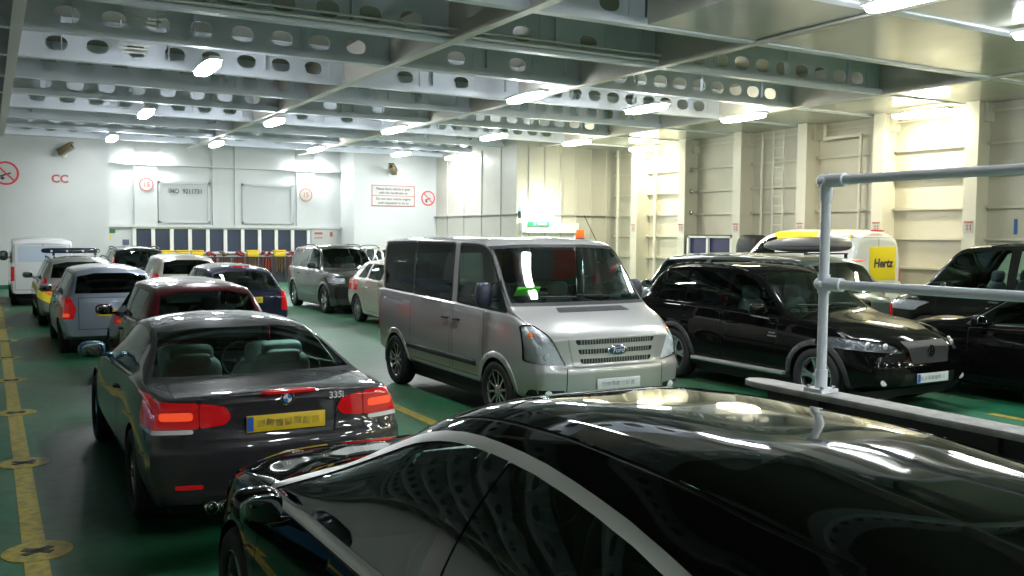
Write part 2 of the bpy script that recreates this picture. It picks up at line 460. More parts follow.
def plate(root, body, z, sgn, m, smudge, w_=0.52, h_=0.112, x=0.0, band=None, bandside=-1, tilt=0.0):
    hp, n = body.surf('Y', x, z, sgn)
    yy = hp.y+sgn*0.012
    bm = B(); boxv(bm, (x, yy, z), (w_, 0.012, h_), rx=tilt); p = fin('number_plate', bm, m, root, bevel=0.004)
    bm = B(); n_ = 7
    for i in range(n_):
        boxv(bm, (x-w_*0.36+w_*0.115*i+0.02, yy+sgn*0.0065, z+0.004*math.sin(i*2.1)), (w_*0.095, 0.002, h_*0.42), rx=tilt, ry=0.2*math.sin(i*1.7))
    fin('plate_characters', bm, smudge, p)
    if band:
        bm = B(); boxv(bm, (x+bandside*w_*0.455, yy+sgn*0.0065, z), (w_*0.08, 0.002, h_*0.86)); fin('country_band', bm, band, p)
    return p
def roundel(root, name, c, rad, axis_rot, m1=CHROME, m2=None):
    bm = B(); lathe(bm, [(rad*0.001, 0), (rad, 0), (rad, 0.006), (rad*0.9, 0.01), (rad*0.001, 0.011)], 28, 'Z'); o = fin(name, bm, m1, root, smooth=True, auto=35)
    o.location = c; o.rotation_euler = axis_rot
    return o
def seat(root, x, y, m, back_z=0.98, head=True, wide=0.25, z0=0.42, rake=0.2):
    bm = B(); superell(bm, (x, y+0.22, z0), (wide, 0.26, 0.09), 3.4, 16, 8)
    superell(bm, (x, y-0.08, (z0+back_z-0.18)/2+0.04), (wide, 0.08, (back_z-0.18-z0)/2+0.08), 3.4, 16, 10, Matrix.Rotation(rake, 3, 'X'))
    s_ = fin('seat', bm, m, root, smooth=True)
    if head:
        bm = B(); superell(bm, (x, y-0.17, back_z), (wide*0.55, 0.06, 0.1), 3.4, 16, 10, Matrix.Rotation(rake*0.6, 3, 'X'))
        for sx in (-0.06, 0.06): tube(bm, (x+sx, y-0.16, back_z-0.05), (x+sx, y-0.13, back_z-0.22), 0.008, 8)
        fin('headrest', bm, m, s_, smooth=True)
def steering(root, x, y, z):
    bm = B(); n = 28
    Mt = Matrix.Translation((x, y, z)) @ Matrix.Rotation(math.radians(65), 4, 'X')
    rows = []
    for i in range(n):
        a = 2*PI*i/n; row = []
        for j in range(8):
            b_ = 2*PI*j/8; rr = 0.185+0.014*math.cos(b_); row.append(bm.verts.new(Mt @ Vector((rr*math.cos(a), rr*math.sin(a), 0.014*math.sin(b_)))))
        rows.append(row)
    for i in range(n):
        for j in range(8): bm.faces.new((rows[i][j], rows[(i+1) % n][j], rows[(i+1) % n][(j+1) % 8], rows[i][(j+1) % 8]))
    for a in (0, PI, -PI/2):
        p = Mt @ Vector((0.18*math.cos(a), 0.18*math.sin(a), 0)); tube(bm, Mt @ Vector((0, 0, -0.02)), p, 0.014, 8)
    tube(bm, Mt @ Vector((0, 0, -0.3)), Mt @ Vector((0, 0, 0.0)), 0.035, 10)
    fin('steering_wheel', bm, DARKIN, root, smooth=True)
def cabin(root, hw, y0, y1, zbelt, dash=True, seatmat=None, rows=2, headz=1.0, headmat=None, drv=1, z0=0.3, dashz=None):
    """tub, dashboard, seats; y1 is the cowl end"""
    wx = hw*0.87; dz = dashz or zbelt-0.03
    bm = B()
    for a, b in (((-wx, y0, z0-0.05), (wx, y1+0.3, z0)), ((-wx-0.02, y0, z0), (-wx+0.04, y1+0.2, zbelt-0.05)), ((wx-0.04, y0, z0), (wx+0.02, y1+0.2, zbelt-0.05)),
                 ((-wx, y0-0.06, z0), (wx, y0, zbelt-0.06)), ((-wx, y1+0.1, z0), (wx, y1+0.25, dz-0.05))): box2(bm, a, b)
    tub = fin('cabin_trim', bm, DARKIN, root)
    bm = B(); superell(bm, (0, y1-0.02, dz-0.08), (wx*0.98, 0.28, 0.1), 4, 24, 8); fin('dashboard', bm, DARKIN, tub, smooth=True)
    ln = y1-y0; seatmat = seatmat or GREYSEAT
    yf = y1-0.95
    for sx in (-0.37, 0.37): seat(root, sx*hw/0.88, yf, seatmat, headz)
    if rows > 1:
        for sx in (-0.37, 0.37): seat(root, sx*hw/0.88, max(y0+0.22, yf-0.85), seatmat, headz-0.05)
    steering(tub, drv*0.37*hw/0.88, y1-0.38, dz-0.02)
def wells(root, hw, ys, R, depth=0.3):
    for y in ys:
        for sg in (-1, 1):
            bm = B(); n = 20; x0, x1 = sg*(hw-0.02), sg*(hw-depth); rows = []
            for i in range(n+1):
                a = -0.25+(PI+0.5)*i/n
                rows.append((bm.verts.new((x0, y+R*math.cos(a), R*0.96+R*math.sin(a))), bm.verts.new((x1, y+R*math.cos(a), R*0.96+R*math.sin(a)))))
            for i in range(n): bm.faces.new((rows[i][0], rows[i+1][0], rows[i+1][1], rows[i][1]))
            bm.faces.new([q[1] for q in rows]); fin('wheel_well', bm, BLACK, root)
def underbody(root, hw, L, z0):
    bm = B(); box2(bm, (-hw*0.8, 0.35, z0-0.04), (hw*0.8, L-0.35, z0+0.06)); fin('underbody', bm, BLACK, root)
def arch(body, yw, R, zlim=0.12, clad=None, cr=0.07):
    n = 22
    def circ(rr): return [(yw+rr*math.cos(PI*i/n), R*0.97+rr*math.sin(PI*i/n)) for i in range(n+1)] + [(yw-rr, zlim), (yw+rr, zlim)]
    for sg in (-1, 1):
        if clad: body.carve('wheel_arch_trim', clad, circ(R+0.045+cr), 'X', sg, 0.008, thick=0.01)
        body.carve('', None, circ(R+0.045), 'X', sg, kill=True, over=('wheel_arch_trim', 'sill_trim', 'panel_gap', 'bumper', 'side_moulding', 'lower_band'), nmin=0.0)
def side_window(body, y0b, y0t, y1b, y1t, mb=0.03, mt=0.04, n=7, zb=None, zt=None):
    """window outline seen from the side: from the rear edge (0) to the front edge (1)"""
    fb = zb or (lambda y: body.belt(y)+mb); ft = zt or (lambda y: body.zre(y)-mt)
    bot = [(y0b+(y1b-y0b)*i/3, 0) for i in range(4)]; bot = [(y, fb(y)) for y, _ in bot]
    top = []
    for i in range(n+1):
        y = y1t+(y0t-y1t)*i/n; top.append((y, max(ft(y), fb(y)+0.02)))
    return bot+top
def screen_poly(body, yb, yt, zb=None, zt=None, mx=0.045, mzb=0.02, mzt=0.015):
    """windscreen or rear window in front view (x, z)"""
    wb = body.roofw(yb)-mx; wt = body.roofw(yt)-mx
    zb = zb if zb is not None else body.zre(yb)+mzb; zt = zt if zt is not None else body.zre(yt)+mzt
    pts = [(-wb, zb), (-wb*0.5, zb+0.0), (wb*0.5, zb+0.0), (wb, zb), (wt, zt), (wt*0.5, body.top(yt)-0.02), (-wt*0.5, body.top(yt)-0.02), (-wt, zt)]
    return pts
def door_gaps(body, polys, over=()):
    for p in polys:
        for sg in (-1, 1): body.gap(p, 'X', sg, over=over)
def handles(root, body, ys, z, m, sz=(0.022, 0.1, 0.016)):
    for y in ys:
        for sg in (-1, 1):
            h, n = body.surf('X', y, z, sg)
            bm = B(); superell(bm, (h.x+sg*0.012, y, z), (sz[0], sz[1], sz[2]), 3, 14, 8); fin('door_handle', bm, m, root, smooth=True)
def wiper(root, body, x0, x1, z, m=BLACK, zt=None):
    p, n1 = body.surf('Y', x0, z, 1); q, n2 = body.surf('Y', x1, (zt or z+0.02), 1)
    bm = B(); tube(bm, p+n1*0.02, q+n2*0.02, 0.009, 6); fin('wiper', bm, m, root)
# ------------------------------------------------------------------ vehicle builder
def prof(kind, L, H, zt, hf, zc, yc, yrf, rr, hw):
    """curves of a common body kind: rr = where the roof ends at the back"""
    if kind == 'hatch':
        top = [(0, zt-0.10), (0.03, zt-0.02), (0.10, zt+0.06), (rr, H-0.09), (rr+0.3, H-0.025), (L*0.5, H), (yrf, H-0.05), (yc, zc), (yc+0.15, zc-0.03), (L-0.45, hf+0.13), (L-0.12, hf+0.03), (L, hf-0.07)]
        roofw = [(0, hw*0.80), (rr, hw*0.68), (L*0.45, hw*0.71), (yrf, hw*0.68), (yc, hw*0.82), (L, hw*0.72)]
    elif kind == 'sedan':
        top = [(0, zt-0.08), (0.02, zt-0.02), (0.06, zt), (rr*0.55, zt+0.03), (rr*0.62, zt+0.045), (rr, H-0.07), (rr+0.3, H-0.02), (L*0.5, H), (yrf, H-0.05), (yc, zc), (yc+0.15, zc-0.03), (L-0.45, hf+0.13), (L-0.12, hf+0.03), (L, hf-0.07)]
        roofw = [(0, hw*0.86), (rr*0.6, hw*0.78), (rr, hw*0.66), (L*0.5, hw*0.66), (yrf, hw*0.66), (yc, hw*0.80), (L, hw*0.72)]
    bot = [(0, 0.34), (0.25, 0.26), (0.6, 0.2), (L-0.6, 0.18), (L-0.2, 0.2), (L, 0.27)]
    plan = [(0, hw*0.93), (0.5, hw*0.98), (L*0.35, hw), (L*0.65, hw), (L-0.7, hw*0.98), (L, hw*0.88)]
    return top, bot, plan, roofw
def vehicle(P):
    """P: everything that tells one car from the next"""
    g = P.get; L, hw, H = P['L'], P['hw'], P['H']
    rz = PI if P['toward'] else 0.0
    X, Y = P['X'], P['Y']                       # lane centre, position of the tail (away) or of the nose (toward)
    root = empty(g('name', 'car'), (X, Y + (L if P['toward'] else 0), 0), rz + g('rot', 0.0), P['label'], g('cat', 'car'), g('group'))
    zt, hf, zc, yc, yrf, rr = P['zt'], P['hf'], P['zc'], P['yc'], P['yrf'], P['rr']
    if 'top' in P: top, bot, plan, roofw = P['top'], P['bot'], P['plan'], P['roofw']
    else: top, bot, plan, roofw = prof(P['kind'], L, H, zt, hf, zc, yc, yrf, rr, hw)
    zb1, zb2 = P['belt']                         # belt height at the tail and at the cowl
    beltp = P.get('beltp') or [(0, zb1-0.03), (rr+0.2, zb1), (yc, zb2), (L-0.5, hf+0.0), (L, hf-0.16)]
    b = Body(L, hw, top, bot, beltp, plan, roofw, g('crown', 0.075), step=g('step', 0.11), **g('kw', {}))
    pm = P['paint']; gl = g('glass', G_TINT)
    R = g('R', 0.32); yf, yr = P['yf'], P['yr']
    # glass
    fr = screen_poly(b, yc-0.05, yrf+0.06, mx=g('wsmx', 0.045))
    if g('wsframe'): b.carve('windscreen_frame', BLACK, offset_poly(fr, -g('wsframe')), 'Y', 1, 0.0, rng=(1, yrf-0.15, yc+0.2))
    b.carve('windscreen', gl, offset_poly(fr, 0.0), 'Y', 1, -0.003, rng=(1, yrf-0.1, yc+0.15), over=('windscreen_frame',))
    rw = P.get('rearglass')
    if rw:                                       # (y low, y high, inset)
        if rw[0] == 'cap': b.carve('rear_window', g('rglass', gl), rpoly(rw[1], 0.06), 'Y', -1, -0.003, rng=(1, -1, 0.9))
        else: b.carve('rear_window', g('rglass', gl), screen_poly(b, rw[0], rw[1], mx=rw[2], mzb=rw[3], mzt=rw[4]), 'Y', -1, -0.003, rng=(1, -0.1, rw[1]+0.25))
    trim = g('trim')
    if g('trimall'):                             # one frame round all the side windows
        pa = rpoly(side_window(b, *g('trimall'), mt=g('mt', 0.045), mb=g('mb', 0.03), n=14), 0.02, 2)
        for sg in (-1, 1):
            b.carve('window_trim', trim, offset_poly(pa, -g('trimw', 0.016)), 'X', sg, 0.003)
    for k, wdw in enumerate(P['windows']):
        poly = rpoly(side_window(b, *wdw, mt=g('mt', 0.045), mb=g('mb', 0.03)), 0.02, 2)
        for sg in (-1, 1):
            if trim and not g('trimall'): b.carve('window_trim', trim, offset_poly(poly, -g('trimw', 0.016)), 'X', sg, 0.003)
            b.carve('side_window', g('rglass', gl) if k < g('darkn', 0) else gl, poly, 'X', sg, -0.003, over=('window_trim',))
    if g('pillar'):                              # black centre pillars between the side windows
        for a, c in P['pillar']:
            poly = side_window(b, a, a+g('plean', 0.0), c, c+g('plean', 0.0), mt=g('mt', 0.045), mb=g('mb', 0.03), n=2)
            for sg in (-1, 1): b.carve('pillar_cover', GLOSSBLACK, poly, 'X', sg, 0.001, over=('window_trim',))
    # lamps
    for nm, m, poly, sgn, kw in P['lamps']:
        for sx in (-1, 1):
            pp = [(x*sx, z) for x, z in poly]
            b.carve(nm, m, rpoly(pp, 0.02, 2), 'Y', sgn, kw.get('off', 0.004), rng=((1, -1, 0.8) if sgn < 0 else (1, L-0.9, L+1)), nmin=kw.get('nmin', 0.12), over=kw.get('over', ()), bowl=kw.get('bowl'), bowlmat=kw.get('bm', REFLECTOR))
    for nm, m, poly, sgn, off in g('front', []):
        b.carve(nm, m, rpoly(poly, 0.02, 2), 'Y', sgn, off, rng=((1, -1, 0.7) if sgn < 0 else (1, L-0.8, L+1)), over=g('frontover', ()))
    for nm, m, poly, off in g('sides', []):
        for sg in (-1, 1): b.carve(nm, m, poly, 'X', sg, off, thick=0.006 if off > 0 else None)
    clad = g('clad')
    if clad and not g('noclad'):
        zl = g('cladz', 0.36)
        for sg in (-1, 1): b.carve('sill_trim', clad, [(yr, 0.1), (yf, 0.1), (yf, zl), (yr, zl)], 'X', sg, 0.006, nmin=0.02)
    arch(b, yf, R, clad=clad); arch(b, yr, R, clad=clad)
    dz = g('dz', 0.3)
    for p in g('doors', []):
        # door outline (y0,y1): from the sill to the belt, front edge and rear edge
        y0, y1 = p
        poly = [(y0, dz), (y1, dz), (y1, b.belt(y1)-0.01), (y0, b.belt(y0)-0.01)]
        door_gaps(b, [poly])
    for p in g('rgaps', []): b.gap(p, 'Y', -1, rng=(1, -1, 0.6), over=())
    for p in g('fgaps', []): b.gap(p, 'Y', 1, rng=(1, L-0.7, L+1), over=())
    for p in g('tgaps', []): b.gap(p, 'Z', 1)
    hook = g('hook')
    if hook: hook(root, b, P)
    if 'plate_r' in P: plate(root, b, P['plate_r'][0], -1, P['plate_r'][1], SMUDGE if P['plate_r'][1] is PLATE_Y else SMUDGEW, w_=0.54, band=P['plate_r'][2] if len(P['plate_r']) > 2 else None)
    if 'plate_f' in P: plate(root, b, P['plate_f'][0], 1, P['plate_f'][1], SMUDGEW, w_=0.56, band=P['plate_f'][2] if len(P['plate_f']) > 2 else None, bandside=g('bandside', 1))
    if g('handles'): handles(root, b, P['handles'][0], P['handles'][1], P['handles'][2] or pm)
    ms = g('msize', (0.115, 0.055, 0.075))
    for sg in (-1, 1):
        my, mz = P['mirror']; h, n = b.surf('X', my, mz-0.07, sg)
        o = mirror(root, h.x+sg*(ms[0]+0.03), my, mz, sg, g('mpaint', pm), ms); mirror_glass(o, h.x+sg*(ms[0]+0.03), my, mz, sg, ms)
    cabin(root, hw, rr+g('caby', 0.25), yc-0.05, zb2-0.02, headz=g('headz', H-0.38), seatmat=g('seatmat'), rows=g('rows', 2), drv=g('drv', 1))
    wells(root, hw, (yf, yr), R+0.045); underbody(root, hw, L, 0.2)
    wheels(root, hw, yf, yr, R, g('wd', 0.205), g('rim', 'ten'), g('rimmat'), g('winset', 0.02))
    rails = g('rails')
    if rails:
        y0, y1, m, h_ = rails
        for sg in (-1, 1):
            bm = B(); n = 8; pts = []
            for i in range(n+1):
                y = y0+(y1-y0)*i/n; pts.append(Vector((sg*(b.roofw(y)-0.01), y, b.zre(y)+0.015+h_*(math.sin(PI*min(1, max(0, i/n)))**0.35 if 0 < i < n else 0))))
            for p, q in zip(pts, pts[1:]): tube(bm, p, q, 0.014, 8)
            fin('roof_rail', bm, m, root, smooth=True)
    if g('wipers', True):
        zz = b.top(yc)+0.03
        wiper(root, b, 0.05, 0.62*hw, zz, zt=zz+0.01); wiper(root, b, -0.55*hw, 0.02, zz)
    b.finish(root, pm)
    return root, b
P_BLACK = paint('black', (0.002, 0.002, 0.002), 0.0, 0.4, 0.0)
P_BLACK2 = paint('near_black', (0.005, 0.006, 0.005), 0.0, 0.4, 0.1, 0.6)
P_BLACK3 = paint('deep_black', (0.003, 0.003, 0.003), 0.0, 0.4, 0.0, 0.5)
P_GREY = paint('dark_grey', (0.030, 0.028, 0.032), 0.15, 0.4, 0.2)
P_MAROON = paint('dark_red', (0.085, 0.008, 0.012), 0.3, 0.3)
P_SILVER = paint('silver_blue', (0.36, 0.42, 0.52), 0.6, 0.35)
P_VAN = paint('van_silver', (0.42, 0.425, 0.42), 0.5, 0.36)
P_NAVY = paint('navy', (0.007, 0.011, 0.04), 0.2, 0.35)
P_CREAM = paint('pale_beige', (0.52, 0.50, 0.43), 0.2, 0.35)
P_CHAMP = paint('champagne', (0.46, 0.43, 0.35), 0.5, 0.35)
P_GOLDGREY = paint('grey_green', (0.055, 0.06, 0.05), 0.3, 0.3)
P_SAGE = paint('pale_green_grey', (0.09, 0.115, 0.10), 0.5, 0.3)
P_WHITE = paint('white', (0.74, 0.75, 0.76), 0.0, 0.3)
P_BLUE = paint('mid_blue', (0.03, 0.13, 0.24), 0.3, 0.3)
BEZEL = mat('grey_trim', (0.22, 0.23, 0.23), 0.5)
CLADGREY = mat('cladding_grey', (0.16, 0.165, 0.165), 0.45, 0.2)
# ---- dark grey convertible seen from behind
def bmw_hook(root, b, P):
    for sx in (-0.36, 0.36):
        bm = B(); superell(bm, (sx, 1.50, 0.86), (0.24, 0.07, 0.24), 4, 18, 10, Matrix.Rotation(0.2, 3, 'X')); st = fin('rear_seat', bm, TEALSEAT, root, smooth=True)
        bm = B(); superell(bm, (sx, 1.47, 1.10), (0.165, 0.06, 0.085), 4.5, 18, 10, Matrix.Rotation(0.2, 3, 'X')); superell(bm, (sx, 1.43, 1.065), (0.14, 0.05, 0.06), 4.5, 18, 10, Matrix.Rotation(0.2, 3, 'X')); fin('headrest', bm, TEALSEAT, st, smooth=True)
    hp, n = b.surf('Y', 0.01, 0.955, -1)
    ro = roundel(root, 'badge', (0.01, hp.y-0.002, 0.955), 0.048, (PI/2, 0, 0))
    bm = B(); lathe(bm, [(0.0005, 0.0115), (0.030, 0.0115), (0.030, 0.0125), (0.0005, 0.0128)], 24, 'Z'); fin('badge_white', bm, WHITELENS, ro)
    for a in (0, PI):
        bm = B(); pts = [(0, 0)]+[(0.03*math.cos(a+PI/2*i/6), 0.03*math.sin(a+PI/2*i/6)) for i in range(7)]
        prism(bm, pts, 'Z', 0.0128, 0.0134); fin('badge_quarter', bm, mat('badge_blue', (0.02, 0.15, 0.5), 0.3), ro)
    h2, _ = b.surf('Y', 0.38, 0.95, -1); h3, _ = b.surf('Y', 0.44, 0.95, -1)
    text('model_lettering', '335i', 0.066, (0.36, h2.y-0.008, 0.95), (PI/2, 0, math.atan2(h3.y-h2.y, 0.06)), WHITELENS, root, bold=0.0015)
    bm = B(); superell(bm, (0.015, 0.028, 1.008), (0.19, 0.022, 0.016), 4, 20, 8); fin('high_brake_light', bm, REDLENS, root, smooth=True)
    for x in (-0.42, -0.50):
        bm = B(); lathe(bm, [(0.036, 0.0), (0.042, 0.0), (0.042, 0.16), (0.036, 0.16), (0.036, 0.02), (0.0, 0.02)], 20, 'Y', close=False)
        o = fin('exhaust_pipe', bm, CHROME, root, smooth=True); o.location = (x, 0.02, 0.27)
vehicle(dict(name='convertible_car', label='dark grey convertible with red tail lamps and yellow plate, behind the dark red hatchback',
    toward=False, rot=-0.006, X=1.74, Y=6.12, L=4.58, hw=0.885, H=1.384, kind='sedan', zt=0.98, hf=0.68, zc=0.99, yc=3.42, yrf=2.78, rr=1.68, belt=(0.97, 0.90),
    top=[(0, 0.95), (0.02, 0.985), (0.05, 1.0), (0.10, 1.008), (0.5, 1.02), (0.80, 1.03), (0.87, 1.055), (1.50, 1.32), (1.80, 1.37), (2.25, 1.384), (2.72, 1.35), (3.42, 0.995), (3.55, 0.965), (4.1, 0.84), (4.45, 0.71), (4.58, 0.60)],
    bot=[(0, 0.30), (0.2, 0.23), (0.6, 0.2), (4.0, 0.18), (4.4, 0.2), (4.58, 0.27)],
    plan=[(0, 0.86), (0.25, 0.875), (0.9, 0.885), (2.2, 0.875), (3.6, 0.88), (4.2, 0.85), (4.58, 0.76)],
    roofw=[(0, 0.76), (0.80, 0.77), (1.15, 0.71), (1.55, 0.63), (2.2, 0.60), (2.8, 0.59), (3.42, 0.70), (4.0, 0.68), (4.58, 0.6)], crown=[(0, 0.03), (0.8, 0.035), (1.5, 0.075), (2.8, 0.065), (3.4, 0.05), (4.58, 0.06)],
    beltp=[(0, 0.90), (0.4, 0.945), (1.1, 0.985), (2.0, 0.95), (3.4, 0.90), (4.1, 0.76), (4.58, 0.5)], step=0.055,
    kw=dict(rend=[(0.2, 0.05), (0.35, 0.0), (0.62, -0.005), (0.70, 0.0), (0.73, 0.035), (0.9, 0.05), (0.98, 0.045)], rplan=0.16, rlen=0.6, tuck=(0.06, 0.055), bulge=0.015),
    paint=P_GREY, glass=G_CLEAR, windows=[(1.42, 1.60, 3.36, 2.80)], mb=0.012, mt=0.03, trim=mat('dark_window_trim', (0.05, 0.05, 0.055), 0.2, 0.6), trimw=0.012,
    rearglass=(0.87, 1.56, 0.03, 0.012, 0.02), yf=3.80, yr=0.98, R=0.33, wd=0.245, rim='star', winset=0.0,
    lamps=[('tail_light', REDLENS, [(0.36, 0.86), (0.40, 0.93), (0.56, 0.955), (0.56, 0.79), (0.40, 0.81)], -1, dict(off=0.006)),
           ('tail_light', REDLENS, [(0.565, 0.79), (0.565, 0.955), (0.90, 0.965), (0.90, 0.79)], -1, dict(off=0.007, nmin=0.03)),
           ('tail_light_bar', REDLIT, [(0.60, 0.845), (0.60, 0.90), (0.80, 0.90), (0.80, 0.845)], -1, dict(off=0.009, over=('tail_light',))),
           ('reversing_light', WHITELENS, [(0.60, 0.757), (0.60, 0.787), (0.88, 0.787), (0.88, 0.757)], -1, dict(off=0.006, nmin=0.03)),
           ('headlight', G_LENS, [(0.42, 0.60), (0.46, 0.70), (0.80, 0.74), (0.80, 0.63)], 1, dict(bowl=0.03)),
           ('bumper_reflector', REDLENS, [(0.55, 0.40), (0.55, 0.43), (0.72, 0.43), (0.72, 0.40)], -1, {})],
    front=[('plate_recess', None, [(-0.34, 0.70), (-0.37, 0.90), (0.37, 0.90), (0.34, 0.70)], -1, -0.012),
           ('bumper_insert', BLACK, [(-0.60, 0.24), (-0.55, 0.345), (0.55, 0.345), (0.60, 0.24)], -1, -0.008),
           ('grille', MESHGRILLE, [(-0.3, 0.45), (-0.3, 0.66), (0.3, 0.66), (0.3, 0.45)], 1, -0.01)],
    rgaps=[[(-0.56, 0.70), (-0.56, 0.99), (0.56, 0.99), (0.56, 0.70)]], tgaps=[[(-0.70, 0.10), (-0.68, 0.80), (0.68, 0.80), (0.70, 0.10)]],
    doors=[(1.95, 3.35)], dz=0.28, handles=([2.15], 0.80, None), plate_r=(0.80, PLATE_Y, PLATE_B), mirror=(3.18, 0.99), mpaint=P_BLUE, seatmat=TEALSEAT, headz=1.0, rows=1, drv=1, caby=-0.1, hook=bmw_hook, wipers=True))
# ---- black car right in front of the camera
def near_hook(root, b, P):
    # sunroof panel and roof joints
    b.carve('sunroof', GLOSSBLACK, rpoly([(-0.38, 0.95), (-0.40, 2.05), (0.40, 2.05), (0.38, 0.95)], 0.05), 'Z', 1, -0.002)
    for sx in (-1, 1):
        b.carve('roof_moulding', BLACK, [(sx*0.455, 0.6), (sx*0.467, 0.6), (sx*0.472, 2.35), (sx*0.460, 2.35)], 'Z', 1, -0.004)
NEAR, _ = vehicle(dict(name='car', label='glossy black car with chrome window frames, nearest and seen from above',
    toward=False, X=1.90, Y=0.62, L=4.72, hw=0.93, H=1.545, kind='sedan', zt=1.02, hf=0.80, zc=1.06, yc=3.45, yrf=2.42, rr=0.4, belt=(0.99, 0.95),
    top=[(0, 1.0), (0.03, 1.06), (0.10, 1.14), (0.30, 1.44), (0.45, 1.50), (0.75, 1.545), (1.1, 1.57), (1.5, 1.568), (1.85, 1.55), (2.1, 1.52), (2.35, 1.46), (2.55, 1.385), (3.1, 1.135), (3.45, 1.03), (3.58, 1.01), (4.1, 0.95), (4.45, 0.87), (4.62, 0.79), (4.72, 0.70)],
    bot=[(0, 0.30), (0.2, 0.23), (0.6, 0.2), (4.1, 0.18), (4.5, 0.2), (4.72, 0.27)],
    plan=[(0, 0.86), (0.5, 0.91), (1.5, 0.93), (3.0, 0.925), (3.9, 0.925), (4.3, 0.89), (4.72, 0.80)],
    roofw=[(0, 0.74), (0.5, 0.60), (1.0, 0.57), (1.5, 0.55), (2.1, 0.54), (2.5, 0.56), (3.45, 0.74), (4.1, 0.74), (4.72, 0.66)],
    crown=[(0, 0.06), (0.4, 0.24), (0.8, 0.25), (1.2, 0.19), (1.6, 0.145), (2.2, 0.108), (2.8, 0.08), (3.45, 0.05), (4.72, 0.07)],
    beltp=[(0, 0.98), (1.0, 0.99), (2.2, 0.965), (3.5, 0.93), (4.2, 0.83), (4.72, 0.58)], step=0.05,
    kw=dict(fplan=0.28, flen=0.75, tuck=(0.06, 0.07), bulge=0.035, rp=4.6, fend=[(0.2, -0.05), (0.45, 0.0), (0.6, -0.01), (0.8, -0.06)]),
    paint=P_BLACK, glass=glass('near_window_glass', (0.42, 0.52, 0.49), 1.95), windows=[(0.42, 0.62, 1.76, 1.74), (1.88, 1.86, 3.36, 2.50)], mb=0.02, mt=0.02, trim=BRIGHTTRIM, trimw=0.032, trimall=(0.42, 0.62, 3.36, 2.50),
    pillar=[(1.76, 1.88)], plean=-0.02,
    rearglass=(0.11, 0.28, 0.05, 0.0, -0.02), yf=3.76, yr=0.95, R=0.335, wd=0.235, rim='five', winset=0.0,
    lamps=[('headlight', G_LENS, [(0.40, 0.62), (0.44, 0.74), (0.86, 0.80), (0.90, 0.68)], 1, dict(bowl=0.03, nmin=0.03)),
           ('tail_light', REDLENS, [(0.45, 0.80), (0.45, 0.95), (0.9, 0.97), (0.9, 0.80)], -1, {})],
    front=[('grille', MESHGRILLE, [(-0.33, 0.50), (-0.36, 0.74), (0.36, 0.74), (0.33, 0.50)], 1, -0.008)],
    doors=[(0.80, 1.81), (1.83, 3.38)], dz=0.28, handles=([1.25, 2.22], 0.84, CHROME), mirror=(3.03, 0.995), msize=(0.10, 0.08, 0.07),
    seatmat=DARKIN, headz=1.10, hook=near_hook))
